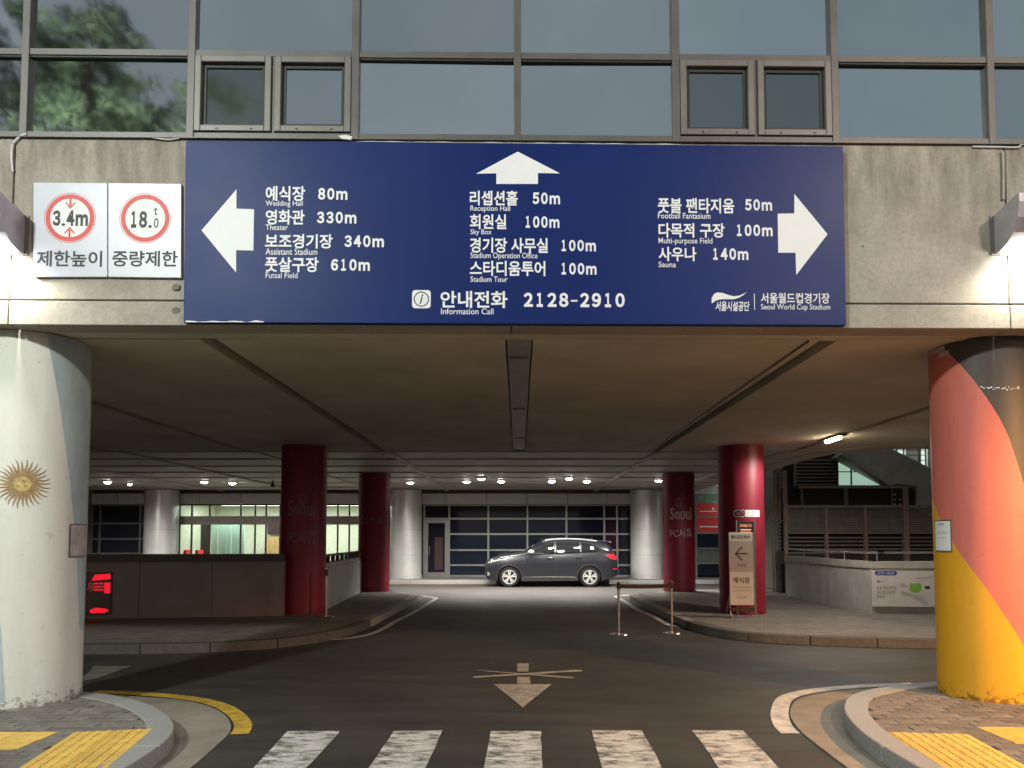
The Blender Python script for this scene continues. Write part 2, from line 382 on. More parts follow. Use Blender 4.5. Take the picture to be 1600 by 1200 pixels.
def single(name, mb, m, label, cat, group=None, **k):
    xs = [v[0] for v in mb.v]; ys = [v[1] for v in mb.v]; zs = [v[2] for v in mb.v]
    at = Vector(((min(xs)+max(xs))/2, (min(ys)+max(ys))/2, min(zs)))
    mb.v = [(x-at.x, y-at.y, z-at.z) for x, y, z in mb.v]
    o = make(name, mb, m, **k); o.location = at; o['label'] = label; o['category'] = cat; ORG[o.name] = at
    if group: o['group'] = group
    return o
def struct(name, mb, m, **k):
    return make(name, mb, m, kind='structure', **k)
def copy_tree(o, parent=None, skip=()):
    c = o.copy(); COL.objects.link(c); c.parent = parent
    ORG[c.name] = ORG.get(o.name, Vector())
    for ch in list(o.children):
        copy_tree(ch, c)
    return c
def glyphs(s, bold=0.0, shear=0.0):
    cu = bpy.data.curves.new('t', 'FONT'); cu.body = s; cu.offset = bold; cu.resolution_u = 3; cu.shear = shear; cu.fill_mode = 'FRONT'
    ob = bpy.data.objects.new('t', cu); COL.objects.link(ob)
    dg = bpy.context.evaluated_depsgraph_get(); dg.update()
    me = bpy.data.meshes.new_from_object(ob.evaluated_get(dg))
    vs = [(v.co.x, v.co.y) for v in me.vertices]; fs = [tuple(p.vertices) for p in me.polygons]
    bpy.data.objects.remove(ob); bpy.data.curves.remove(cu); bpy.data.meshes.remove(me)
    if not vs: return [], []
    x0 = min(v[0] for v in vs); x1 = max(v[0] for v in vs); z0 = min(v[1] for v in vs); z1 = max(v[1] for v in vs)
    vs = [((x-x0)/(x1-x0), (z-z0)/max(z1-z0, 1e-6)) for x, z in vs]
    # front-facing winding
    out = []
    for f in fs:
        a = sum(vs[f[i]][0]*vs[f[(i+1)%len(f)]][1]-vs[f[(i+1)%len(f)]][0]*vs[f[i]][1] for i in range(len(f)))
        out.append(f if a > 0 else f[::-1])
    return vs, out
def text_flat(mb, s, x0, x1, z0, z1, y, bold=.0, shear=0.):
    vs, fs = glyphs(s, bold, shear)
    return mb.add([(x0+a*(x1-x0), y, z0+b*(z1-z0)) for a, b in vs], fs)
def text_wrap(mb, s, xc, yc, r, t0, t1, z0, z1, bold=.0):
    vs, fs = glyphs(s, bold)
    return mb.add([(xc+r*math.sin(t0+a*(t1-t0)), yc-r*math.cos(t0+a*(t1-t0)), z0+b*(z1-z0)) for a, b in vs], fs)
def smooth_line(pts, n=8):
    P = [Vector(p) for p in pts]; out = []
    for i in range(len(P)-1):
        p0 = P[max(i-1, 0)]; p1 = P[i]; p2 = P[i+1]; p3 = P[min(i+2, len(P)-1)]
        for k in range(n):
            t = k/n
            out.append(.5*((2*p1)+(p2-p0)*t+(2*p0-5*p1+4*p2-p3)*t*t+(3*p1-p0-3*p2+p3)*t**3))
    out.append(P[-1]); return [tuple(q) for q in out]
def offset_line(pts, d):                  # to the left of the direction of travel
    P = [Vector(p) for p in pts]; out = []
    for i in range(len(P)):
        t = (P[min(i+1, len(P)-1)]-P[max(i-1, 0)]).normalized()
        out.append((P[i].x-t.y*d, P[i].y+t.x*d))
    return out
def resample(pts, step):
    P = [Vector(p) for p in pts]; out = [P[0]]; acc = 0
    for a, b in zip(P, P[1:]):
        L = (b-a).length
        if L < 1e-9: continue
        pos = step-acc
        while pos <= L:
            out.append(a+(b-a)*(pos/L)); pos += step
        acc = (acc+L) % step
    return [tuple(q) for q in out]
def lamp(name, kind, loc, energy, color, parent=None, size=.1, target=None, spot=None, blend=.6):
    l = bpy.data.lights.new(name, kind); l.energy = energy; l.color = color
    if kind in ('POINT', 'SPOT'): l.shadow_soft_size = size
    if kind == 'AREA': l.size = size
    if kind == 'SPOT': l.spot_size = R(spot); l.spot_blend = blend
    o = bpy.data.objects.new(name, l); COL.objects.link(o); o.location = loc
    if target is not None:
        o.rotation_euler = (Vector(target)-Vector(loc)).to_track_quat('-Z', 'Y').to_euler()
    if parent:
        o.parent = parent; o.matrix_parent_inverse = Matrix.Translation(parent.location).inverted() if parent.rotation_euler.z == 0 else (Matrix.Translation(parent.location) @ parent.rotation_euler.to_matrix().to_4x4()).inverted()
    return o
LS = dict(left=5200, right=6200, mid=2700); LP = dict(wall_l=110, wall_r=75)
# ================================================================== GROUND
struct('ground', MB().prism([(-150, -150), (150, -150), (150, 150), (-150, 150)], -1.2, -.02), mat('earth', (.08, .075, .06), .9))
struct('road', MB().prism([(-60, -40), (60, -40), (60, 60), (-60, 60)], -.015, 0), 'asphalt')

def inside(poly, x, y):
    c = False; n = len(poly)
    for i in range(n):
        x1, y1 = poly[i]; x2, y2 = poly[(i+1) % n]
        if (y1 > y) != (y2 > y) and x < (x2-x1)*(y-y1)/(y2-y1)+x1: c = not c
    return c
def kerb(name, line, width, side, step, label=None, m='granite', z1=ZP+.005, z0=-.01):
    # line is the road-side edge; stones are laid along it, each its own piece
    pts = resample(line, .08); n = max(2, int(step/.08)); k = 0; first = None; root = None
    root = thing(name, label, 'kerb', (pts[0][0], pts[0][1], 0)); root['kind'] = 'structure'
    i = 0
    while i < len(pts)-1:
        seg = pts[i:i+n+1]
        if len(seg) < 2: break
        inn = offset_line(pts, side*width)[i:i+n+1]
        # small joint
        a = [Vector(p) for p in seg]; b = [Vector(p) for p in inn]
        g = .005
        if len(a) > 1:
            t = (a[1]-a[0]).normalized()*g; a[0] += t; b[0] += t
            t = (a[-1]-a[-2]).normalized()*g; a[-1] -= t; b[-1] -= t
        poly = [tuple(p) for p in a]+[tuple(p) for p in b[::-1]]
        make('kerb_stone', MB().prism(poly, z0, z1), 'kerb_lit' if m == 'kerb_old_shaded' and abs(poly[0][0]) < 3.1 and 13 < poly[0][1] < 25 else m, root, bevel=.012)
        i += n; k += 1
    return root

# --- near left pavement
KL = smooth_line([(-2.62, -6), (-2.62, 2.0), (-2.62, 4.6), (-2.62, 5.2), (-2.68, 5.75), (-2.86, 6.2), (-3.16, 6.62), (-3.60, 7.05), (-4.15, 7.38), (-4.9, 7.58), (-6.2, 7.75), (-9, 7.9), (-14, 8.0)], 8)
KR = smooth_line([(2.66, -6), (2.66, 2.0), (2.66, 4.6), (2.66, 5.2), (2.68, 5.75), (2.78, 6.3), (2.95, 6.8), (3.25, 7.3), (3.75, 7.68), (4.5, 7.98), (5.6, 8.15), (7.5, 8.3), (9, 8.35), (14, 8.4)], 8)
KWID = .20
def base_poly(line, side, xfar):
    inn = offset_line(line, side*(KWID-.02)); return inn+[(xfar, inn[-1][1]), (xfar, inn[0][1])]
def lay_poly(line, side, xfar):
    inn = offset_line(line, side*.07); return inn+[(xfar, inn[-1][1]), (xfar, inn[0][1])]
PL = base_poly(KL, 1, -14.5); PR = base_poly(KR, -1, 14.5)
pvl = struct('pavement', MB().prism(PL, -.012, .088), 'paver_bed'); pvr = struct('pavement', MB().prism(PR, -.012, .088), 'paver_bed')
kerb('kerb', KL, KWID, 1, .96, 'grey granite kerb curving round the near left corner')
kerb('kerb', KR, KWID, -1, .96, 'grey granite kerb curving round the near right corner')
LC = (-4.73, 7.16, .475); RC = (4.65, 7.36, .465)      # the two big painted columns
# tiles
bm = MB(); bm.box(-.146, .146, -.108, .108, 0, .034)
tile_me = None
def tile_mesh(ribbed):
    b = MB(); h = .033
    b.box(-.147, .147, -.147, .147, 0, h)
    if ribbed:
        for k in range(4):
            x = -.147+.0735*(k+.5)
            for q in (-1, 1):
                b.box(x-.019, x+.019, q*.0735-.064, q*.0735+.064, h, h+.006)
    else:
        pass
    me = bpy.data.meshes.new('tactile_tile' if ribbed else 'yellow_tile'); me.from_pydata(b.v, [], b.f); me.materials.append(M['tile']); return me
TR_, TP_ = tile_mesh(True), tile_mesh(False)
occupied = []
def put_tile(me, x, y, a, par, sy=1):
    o = bpy.data.objects.new(me.name, me); COL.objects.link(o); o.location = (x, y, .098+random.uniform(-.001, .001)); o.rotation_euler = (random.uniform(-.004, .004), random.uniform(-.004, .004), a)
    o.scale = (1, sy, 1); o.parent = par
    c, s = math.cos(a), math.sin(a)
    occupied.append([(x+c*u-s*v*sy, y+s*u+c*v*sy) for u, v in ((-.10, -.10), (.10, -.10), (.10, .10), (-.10, .10))])
def band(par, x, y, ax, n, ang):          # two tiles wide, running towards the viewer
    dx, dy = math.cos(ang), math.sin(ang); ex, ey = dy, -dx
    for j in range(n):
        for i in range(2):
            put_tile(TR_, x+dx*(.15+.3*i)+ex*(.15+.3*j), y+dy*(.15+.3*i)+ey*(.15+.3*j), ang+(math.pi/2 if ax else 0), par)
band(pvl, -3.50, 5.90, 0, 10, R(11)); band(pvr, 2.90, 5.90, 0, 10, R(-7))
for j in range(2):
    for i in range(9):
        put_tile(TP_, -3.78-.3*i, 5.80-.235*j, 0, pvl, .78); put_tile(TP_, 3.85+.3*i, 5.95-.235*j, 0, pvr, .78)
# bricks
def brick_meshes():
    out = []
    for k in range(4):
        b = MB(); l, w, h = .1075, .0525, .03
        j = [random.uniform(-.0012, .0012) for _ in range(8)]; c = .004
        b.add([(-l, -w, 0), (l, -w, 0), (l, w, 0), (-l, w, 0), (-l, -w, h-c), (l, -w, h-c), (l, w, h-c), (-l, w, h-c),
               (-l+c, -w+c, h+j[0]), (l-c, -w+c, h+j[1]), (l-c, w-c, h+j[2]), (-l+c, w-c, h+j[3])],
              [(0,1,5,4),(1,2,6,5),(2,3,7,6),(3,0,4,7),(4,5,9,8),(5,6,10,9),(6,7,11,10),(7,4,8,11),(8,9,10,11)])
        me = bpy.data.meshes.new('paving_brick'); me.from_pydata(b.v, [], b.f); me.materials.append(M['paver']); out.append((me, b))
    return out
BR = brick_meshes()
def lay(par, poly, x0, x1, y0, y1, col):
    spots = []
    ny = int((y1-y0)/.111); nx = int((x1-x0)/.222)
    for j in range(ny):
        for i in range(nx):
            x = x0+.222*(i+.5*(j % 2)); y = y0+.111*j
            if not (inside(poly, x-.07, y) and inside(poly, x+.07, y) and inside(poly, x, y+.03)): continue
            if (x-col[0])**2+(y-col[1])**2 < (col[2]-.08)**2: continue
            if any(inside(q, x, y) for q in occupied): continue
            d = ray_px(x, y)
            spots.append((d, x, y))
    spots.sort()
    st = MB()
    for k, (d, x, y) in enumerate(spots):
        me, b = random.choice(BR); z = .096+random.uniform(-.0025, .0025)
        if k < 290 and d < 100:
            o = bpy.data.objects.new('paving_brick', me); COL.objects.link(o); o.location = (x, y, z)
            o.rotation_euler = (random.uniform(-.012, .012), random.uniform(-.012, .012), random.uniform(-.012, .012)); o.parent = par
        else: st.add([(vx+x, vy+y, vz+z) for vx, vy, vz in b.v], b.f)
    o = make('paving_bricks_beyond', st, 'paver', par, kind='stuff')
def ray_px(x, y):                         # nearest bricks inside the view come first
    v = y
    if v < .5: return 999
    u = CX+F*x/v; w = 842+F*(H-ZP)/v
    if u < -40 or u > 1640 or w > 1225: return 500+abs(x)
    return v
lay(pvl, lay_poly(KL, 1, -14.5), -9, -2.6, 3.6, 8.0, LC); lay(pvr, lay_poly(KR, -1, 14.5), 2.6, 9, 3.6, 8.4, RC)
# concrete gutters, with cut joints, and the painted lines outside them
def gutter(edge, pts_out, joints, name='gutter'):
    a = resample(edge, .1); b = pts_out
    pass
GO_L = smooth_line([(-2.30, -2), (-2.33, 4.6), (-2.36, 5.4), (-2.40, 5.9), (-2.48, 6.45), (-2.72, 6.95), (-3.05, 7.35), (-3.5, 7.65), (-4.2, 7.85)], 8)
GI_L = smooth_line([(-2.66, -2), (-2.66, 4.6), (-2.66, 5.2), (-2.72, 5.75), (-2.90, 6.2), (-3.20, 6.62), (-3.64, 7.05), (-3.9, 7.24), (-4.25, 7.42)], 8)
GO_R = smooth_line([(2.32, -2), (2.34, 4.6), (2.36, 5.4), (2.38, 6.0), (2.42, 6.5), (2.55, 7.05), (2.85, 7.65), (3.3, 8.0), (3.9, 8.22)], 8)
GI_R = smooth_line([(2.70, -2), (2.70, 4.6), (2.70, 5.2), (2.72, 5.75), (2.82, 6.3), (2.99, 6.8), (3.29, 7.3), (3.5, 7.5), (3.95, 7.75)], 8)
def apron(go, gi, cuts, lab):
    root = thing('gutter', lab, 'gutter', (go[20][0], go[20][1], 0)); root['kind'] = 'structure'
    cuts = [0]+cuts+[len(go)-1]
    for c0, c1 in zip(cuts, cuts[1:]):
        poly = [Vector(p) for p in go[c0:c1+1]]+[Vector(p) for p in gi[c0:c1+1]][::-1]
        m0, m1 = (poly[1]-poly[0]).normalized()*.006, (poly[c1-c0-1]-poly[c1-c0]).normalized()*.006
        poly[0] += m0; poly[-1] += m0; poly[c1-c0] += m1; poly[c1-c0+1] += m1
        make('gutter_slab', MB().prism([tuple(p) for p in poly], -.01, .012), 'gutter', root, bevel=.004)
apron(GO_L, GI_L, [8, 32], 'concrete gutter bordering the near left kerb'); apron(GO_R, GI_R, [8, 33], 'concrete gutter bordering the near right kerb')
def ground_line(name, pts, w, m, lab, side=1, z=.005):
    a = resample(pts, .06); b = offset_line(a, side*w)
    mb = MB().strip(a, b, z); return single(name, mb, m, lab, 'road marking')
YL = smooth_line([(-2.42, 6.32), (-2.50, 6.62), (-2.72, 7.02), (-3.05, 7.42), (-3.5, 7.72), (-4.1, 7.92), (-4.6, 8.0)], 8)
ground_line('painted_line', offset_line(YL, .015), .15, 'yellow_paint', 'curved yellow painted line around the near left gutter', -1)
WL = smooth_line([(2.37, 6.35), (2.40, 6.62), (2.55, 7.12), (2.85, 7.75), (3.3, 8.1), (3.9, 8.32), (4.5, 8.42)], 8)
ground_line('painted_line', offset_line(WL, -.012), .16, 'line_paint', 'curved white painted line around the near right gutter', 1)
# crosswalk
nm = ['leftmost', 'second from left', 'middle', 'fourth from left', 'rightmost']
for k, (a, b, c, d) in enumerate([((450, 1143), (531, 1143), (480, 1200), (397, 1200)), ((616, 1143), (692, 1142), (664, 1200), (577, 1200)),
        ((766, 1143), (845, 1143), (848, 1200), (757, 1200)), ((925, 1142), (1004, 1142), (1034, 1200), (940, 1200)), ((1082, 1142), (1160, 1142), (1217, 1200), (1123, 1200))]):
    A, B, C, Dd = G(*a), G(*b), G(*c), G(*d)
    def ext(p, q, t): return (p[0]+(q[0]-p[0])*t, p[1]+(q[1]-p[1])*t)
    E, Fq = ext(B, C, 2.9), ext(A, Dd, 2.9)
    ny_ = 12; mb = MB()
    for j in range(ny_+1):
        t = j/ny_
        for p, q in ((A, Fq), (B, E)):
            x, y = ext(p, q, t); mb.v.append((x+random.uniform(-.006, .006), y, .0045))
    for j in range(ny_): mb.f.append((2*j+1, 2*j, 2*j+2, 2*j+3))
    single('crosswalk_stripe', mb, 'white_paint', 'worn white crosswalk stripe, %s of the row of five' % nm[k], 'road marking', 'worn stripes of the pedestrian crossing')
# crossed-out direction arrow on the road
ar = thing('road_arrow', 'faded arrow painted on the road, pointing at the viewer, crossed by thin lines', 'road marking', (*G(817, 1070), 0))
def gpoly(pts, z): return [(*G(x, y), z) for x, y in pts]
def gface(pts, z):
    p = gpoly(pts, z); n = len(p); a = sum(p[i][0]*p[(i+1) % n][1]-p[(i+1) % n][0]*p[i][1] for i in range(n))
    if a < 0: p = p[::-1]
    return MB().add(p, [tuple(range(n))])
make('stem', gface([(808, 1037), (826, 1037), (826, 1050), (808, 1050)], .005), 'arrow_paint', ar)
make('stem', gface([(808, 1058), (828, 1058), (829, 1069), (808, 1069)], .005), 'arrow_paint', ar)
make('arrow_head', gface([(771, 1069.5), (862, 1069.5), (817, 1106)], .005), 'arrow_paint', ar)
make('cross_line', gface([(742, 1048), (752, 1048), (897, 1058.5), (895, 1061), (885, 1060.5)], .006), 'arrow_paint', ar)
make('cross_line', gface([(737, 1060.5), (742, 1057.5), (898, 1047.5), (910, 1047.8), (908, 1050)], .0075), 'arrow_paint', ar)
single('painted_line', gface([(120, 1066), (140, 1050), (146, 1041), (206, 1041), (150, 1061)], .005), 'grey_paint', 'faded grey painted patch on the dark road behind the white column', 'road marking')

# --- pavements in the middle distance
ML = smooth_line([(-16, 10.5), (-9, 10.6), (-5.5, 10.7), (-4.1, 11.0), (-3.3, 11.7), (-2.86, 12.9), (-2.76, 14.5), (-2.72, 16.3), (-2.70, 18.3), (-2.72, 20.0), (-3.0, 20.7), (-3.9, 21.9), (-5, 22.4), (-16, 22.6)], 8)
MR = smooth_line([(16, 10.95), (9, 11.05), (6.4, 11.2), (4.5, 11.6), (3.6, 12.15), (3.18, 13.2), (3.08, 14.3), (3.02, 16.3), (2.98, 18.3), (2.98, 20.0), (3.3, 20.7), (4.2, 21.9), (5.2, 22.4), (7.4, 22.7), (16, 22.8)], 8)
for ln, side, lab in ((ML, 1, 'left'), (MR, -1, 'right')):
    inn = offset_line(ln, side*.2)
    struct('pavement', MB().prism(inn, -.01, ZP), 'far_pave')
    kerb('kerb', ln, .22, side, .96, 'pale stone kerb of the far %s pavement under the building' % lab, 'kerb_old_shaded')
LL = [G(*p) for p in ((480, 1001), (530, 1000), (560, 996.5), (585, 991), (607, 981), (625, 970), (654, 955), (686, 934.5))]
a = resample(smooth_line(LL, 6), .1); g = .12
ground_line('painted_line', a+[G(661, 930.5)], .12, 'line_paint', 'white line beside the far left kerb, hooking back at its far end', 1)
RLn = [G(*p) for p in ((1465, 1002), (1300, 996), (1120, 985), (1050, 978.5), (1033, 973), (1016, 963), (992, 953), (971, 939), (958, 931.5))]
a = resample(smooth_line(RLn, 6), .1)
ground_line('painted_line', a+[G(985, 929.5)], .12, 'line_paint', 'white line beside the far right kerb, hooking back at its far end', -1)
# platform before the back wall
struct('platform', MB().prism([(-20, 27.5), (20, 27.5), (20, 34), (-20, 34)], -.01, .12), 'far_pave')
pk = [(-20, 27.3), (20, 27.3)]
kerb('kerb', pk, .22, 1, 1.6, 'straight kerb of the platform behind the parked car')
single('painted_line', MB().prism([(-9, 27.02), (2, 27.02), (2, 27.16), (-9, 27.16)], .001, .005), 'yellow_paint', 'faint yellow line along the kerb behind the car', 'road marking')
single('painted_line', MB().prism([(7.3, 19.9), (7.45, 19.95), (5.4, 21.9), (5.25, 21.85)], ZP+.001, ZP+.006), 'line_paint', 'white slanting line on the pavement right of the red column with the stand', 'road marking')

# ================================================================== CEILING
JX = [-9, -6, -3, 0, 3, 6, 9]
ceil = thing('ceiling', 'concrete slab of the underpass with smooth bays in front and ribbed metal panels behind', 'ceiling', (0, 0, ZC)); ceil['kind'] = 'structure'
Z1 = 16.2
# bays in front, dark channels between them
xs = [-17, -15, -12, -9, -6, -3, 0, 3, 6, 9, 12, 15, 17]; gp = .085
y0c = YF+.42
for a_, b_ in zip(xs, xs[1:]):
    for ya, yb in ((y0c, 10.9), (10.915, Z1-.02 if a_ < 5 else 15.58)):
        make('ceiling_bay', MB().box(a_+gp*(1.6 if a_ == 0 else 1), b_-gp*(1.6 if b_ == 0 else 1), ya, yb, ZC, ZC+.12), 'plaster', ceil)
make('slab', MB().box(-17, 7.2, y0c, 31.5, ZC+.30, ZC+.5).box(7.2, 17, y0c, 15.9, ZC+.30, ZC+.5), 'void', ceil)
for x in xs[1:-1]:
    make('channel_lining', MB().box(x-.03, x+.03, y0c, Z1, ZC+.10, ZC+.13), 'duct', ceil)
# a round pipe with collars in the middle channel
pipe = thing('ceiling_duct', 'grey duct with pale collars running along the central ceiling channel', 'duct', (0, y0c, ZC))
make('duct', MB().box(-.122, .122, y0c+.05, Z1-.3, ZC+.01, ZC+.06), 'duct', pipe, bevel=.008)
for py_ in (557, 638, 684):
    yy = (ZC-H)*F/(842-py_); make('collar', MB().box(-.09, .09, yy-.02, yy+.02, ZC-.012, ZC+.07), 'alu', pipe)
# joint strip and thin pipe beside the right-hand channel
single('conduit', MB().tube([(2.80, y0c+.02, ZC-.012), (2.86, Z1-.2, ZC-.012)], .010, 6), 'blackmetal', 'thin dark conduit beside the right ceiling channel', 'conduit')
# metal panels behind, in rows between pale ribs
rows = [16.2, 17.75, 19.5, 21.3, 23.15, 25.2, 27.5, 29.2]
xe = [-17, -14.6, -11.7, -8.75, -5.8, -2.85, 3.05, 5.8, 6.98]
for j, (ya, yb) in enumerate(zip(rows, rows[1:])):
    for a_, b_ in zip(xe, xe[1:]):
        mb = MB(); g = .13
        x0, x1, y0, y1 = a_+.06, b_-.06, ya+g, yb-.02
        z = ZC+random.uniform(-.004, .004)
        mb.add([(x0, y0, z), (x1, y0, z), (x1, y1, z+.02), (x0, y1, z+.02), (x0, y0, z+.07), (x1, y0, z+.07), (x1, y1, z+.07), (x0, y1, z+.07)],
               [(3,2,1,0),(4,5,6,7),(0,1,5,4),(1,2,6,5),(2,3,7,6),(3,0,4,7)])
        make('ceiling_panel', mb, 'plaster2', ceil)
for x in xe[1:-1]:
    if abs(x-.12) < .01: continue
    make('ceiling_rib', MB().box(x-.055, x+.055, Z1, 29.2, ZC-.035, ZC+.05), 'rib', ceil)
make('edge_strip', MB().box(-17, 6.9, Z1-.03, Z1+.03, ZC-.02, ZC+.1), 'rib', ceil)
# edge beam along the right side of the slab
eb = [(7.0, 29), (7.0, 25), (6.98, 22), (6.95, 19), (7.0, 17.0), (7.3, 16.0), (8.2, 15.66), (11, 15.6), (17, 15.6)]
eb = smooth_line(eb, 6); ebo = offset_line(eb, -.5)
mb = MB()
n = len(eb)
for i in range(n-1):
    a_, b_, c_, d_ = eb[i], eb[i+1], ebo[i+1], ebo[i]
    mb.add([(*a_, ZC-.015), (*b_, ZC-.015), (*c_, ZC-.015), (*d_, ZC-.015), (*a_, ZC+.6), (*b_, ZC+.6), (*c_, ZC+.6), (*d_, ZC+.6)],
           [(0,1,2,3),(7,6,5,4),(0,4,5,1),(2,6,7,3)])
make('edge_beam', mb, 'plaster', ceil)
make('bay_end', MB().prism([(6.1, 15.6), (8.3, 15.6), (7.35, 16.0), (7.1, 16.4), (6.1, 16.4)], ZC+.004, ZC+.1), 'plaster', ceil)

# ================================================================== FACADE
fac = thing('concrete_facade', 'stained board-marked concrete band with joints above the underpass', 'wall', (0, 0, ZC), FM)
zt = FL(800, 221)[1]; zg = FL(200, 470)[1]
pj = [-14.9, -9.9, FL(19, 350)[0], -.07, FL(1573, 350)[0], 9.7, 14.7]
for a_, b_ in zip(pj, pj[1:]):
    make('concrete_panel', MB().box(a_+.008, b_-.008, 0, .25, zg+.012, zt), 'concrete', fac, bevel=.006)
    make('lower_strip', MB().box(a_+.006, b_-.006, -.012, .25, ZC+.0, zg-.006), 'concrete', fac, bevel=.008)
make('back_wall', MB().box(-14.9, 14.7, .25, .46, ZC+.01, zt), 'plaster', fac)
for x in (FL(276, 449)[0], FL(276, 485)[0]):
    z = FL(276, 449 if x == FL(276, 449)[0] else 485)[1]
    make('patch', MB().slab([(x-.035, z-.02), (x-.01, z-.032), (x+.03, z-.02), (x+.035, z+.015), (x, z+.03), (x-.03, z+.015)], -.016, -.001), 'copingdark', fac)
make('patch', MB().slab([(FL(1348, 385)[0]-.012, FL(1348, 385)[1]), (FL(1348, 385)[0]+.012, FL(1348, 385)[1]-.01), (FL(1348, 385)[0], FL(1348, 385)[1]+.014)], -.002, .01), 'copingdark', fac)

cw = thing('glass_curtain_wall', 'tinted mirror glass wall in grey metal frames above the concrete band', 'window wall', (0, 0, zt), FM)
mx = [FL(p, 100)[0] for p in (41, 300, 556, 808.5, 1055.5, 1303, 1546)]
sp = (mx[-1]-mx[0])/6
mx = [mx[0]-sp*k for k in range(6, 0, -1)]+mx+[mx[-1]+sp*k for k in range(1, 6)]
zs_ = [zt+.03, FL(800, 88)[1]]; cell = zs_[1]-zs_[0]+.03; zs_ += [zs_[1]+1.0, zs_[1]+1.0+cell, zs_[1]+2+cell, zs_[1]+2+2*cell]
ztop = zs_[-1]
mw = .034
for x in mx: make('mullion', MB().box(x-mw, x+mw, -.02, .1, zt+.004, ztop+.04), 'mull', cw, bevel=.004)
for z in zs_:
    for a_, b_ in zip(mx, mx[1:]):
        hh = .03 if z != zs_[0] else .028
        make('transom', MB().box(a_+mw+.001, b_-mw-.001, -.012, .09, z-hh, z+hh), 'mull', cw, bevel=.003)
for i, (a_, b_) in enumerate(zip(mx, mx[1:])):
    for j, (z0, z1) in enumerate(zip(zs_, zs_[1:])):
        x0, x1, y0, y1 = a_+mw, b_-mw, z0+.03, z1-.03
        case = j == 0 and (abs((a_+b_)/2-FL(428, 150)[0]) < .3 or abs((a_+b_)/2-FL(1180, 150)[0]) < .3)
        if not case:
            tx, tz = random.uniform(-.004, .004), random.uniform(-.005, .005)
            make('pane', MB().add([(x0, .03+tx, y0), (x1, .03-tx, y0), (x1, .03-tx+tz, y1), (x0, .03+tx+tz, y1)], [(0, 1, 2, 3)]), 'mirror', cw)
            make('gasket', MB().box(x0, x1, .0, .03, y1-.016, y1), 'gasket', cw)
        else:
            xm = (x0+x1)/2
            make('mullion', MB().box(xm-.012, xm+.012, -.005, .09, y0, y1), 'mull', cw)
            for q, (c0, c1) in enumerate(((x0, xm-.012), (xm+.012, x1))):
                left = a_ < 0; w = .062
                s = make('window_sash', MB().box(c0+.004, c0+w, -.03, .04, y0+.004, y1-.004).box(c1-w, c1-.004, -.03, .04, y0+.004, y1-.004)
                     .box(c0+w, c1-w, -.03, .04, y0+.004, y0+w).box(c0+w, c1-w, -.03, .04, y1-w, y1-.004), 'sash', cw, bevel=.006)
                w2 = w+.035
                make('gasket', MB().box(c0+w, c0+w2, .012, .03, y0+w, y1-w).box(c1-w2, c1-w, .012, .03, y0+w, y1-w)
                     .box(c0+w2, c1-w2, .012, .03, y0+w, y0+w2).box(c0+w2, c1-w2, .012, .03, y1-w2, y1-w), 'gasket', s)
                clear = left and q == 1
                make('pane', MB().add([(c0+w, .026, y0+w), (c1-w, .026, y0+w), (c1-w, .026, y1-w), (c0+w, .026, y1-w)], [(0, 1, 2, 3)]), 'mirror_clear' if clear else 'mirror_dark', s)
                for fx in (.3, .75):
                    xx = c0+(c1-c0)*fx; make('latch', MB().box(xx-.008, xx+.008, -.036, -.03, y0+.02, y0+.032), 'blackmetal', s)
make('sill', MB().box(-14.9, 14.7, -.03, .1, zt-.004, zt+.0035), 'mull', cw)
make('back_wall', MB().box(-14.9, 14.7, .16, .5, zt, ztop+1.2), 'plaster', cw)
make('parapet_cap', MB().box(-14.9, 14.7, -.03, .159, ztop+.045, ztop+1.2), 'mull', cw)
# the mass of the building behind the facade, and the side walls of the underpass
struct('building', MB().box(-14.9, 14.7, 7.2, 16.8, ZC+.52, ztop+1.1).box(-14.9, 7.2, 16.9, 36, ZC+.52, ztop+1.1), 'plaster')
struct('side_wall', MB().box(-17.4, -17.05, 6.9, 34, 0, ZC+.6), 'parapet')
struct('side_wall', MB().box(17.1, 17.5, 6.9, 36, 0, 9), 'parapet')
struct('lawn', MB().prism([(-40, -30), (-6.5, -30), (-6.5, -3.6), (-40, -3.6)], .002, .10), mat('grass_ground', (.05, .08, .02), .9, var=.3, scale=8))
# ================================================================== SIGNS ON THE FACADE
OFF = .075
def P(px, py, off=OFF): return FL(px, py, off)
q = [P(290.5, 219), P(1317, 228.5), P(1322.5, 508), P(286.5, 503.5)]
sgn = thing('direction_sign', 'large dark blue direction sign board with white arrows and Korean place names over the underpass', 'sign', (0, -OFF, q[3][1]), FM)
make('board', MB().slab(q, -OFF, -.004), 'blue', sgn, bevel=.004)
TY = -OFF-.0015
def arrow(pts): make('arrow', MB().sheet([P(*p) for p in pts], TY), 'white', sgn)
arrow([(315, 360), (369.5, 296), (369.5, 326), (397, 327), (396, 391.5), (369, 391), (369, 426)])
arrow([(1293, 366), (1241, 303), (1241, 333.5), (1215, 334), (1216, 395), (1243, 395), (1244, 430)])
arrow([(809, 237), (875, 271), (840.5, 270.5), (840.5, 287.5), (775.5, 287.5), (775.5, 271), (744, 271.5)])
def lettering(s, x0, y0, x1, y1, par=None, m='white', bold=.022, y=TY, off=OFF, name='lettering', shear=0):
    a = FL(x0, y1, off); b = FL(x1, y0, off)
    mb = MB()
    if s[0].isdigit(): text_cells(mb, s, a[0], b[0], a[1], b[1], y, bold*2.0, .09 if name == 'narrow' else .16)
    else: text_flat(mb, s, a[0], b[0], a[1], b[1], y, bold, shear)
    return make('lettering', mb, m, par or sgn)
KO, EN = .022, .004
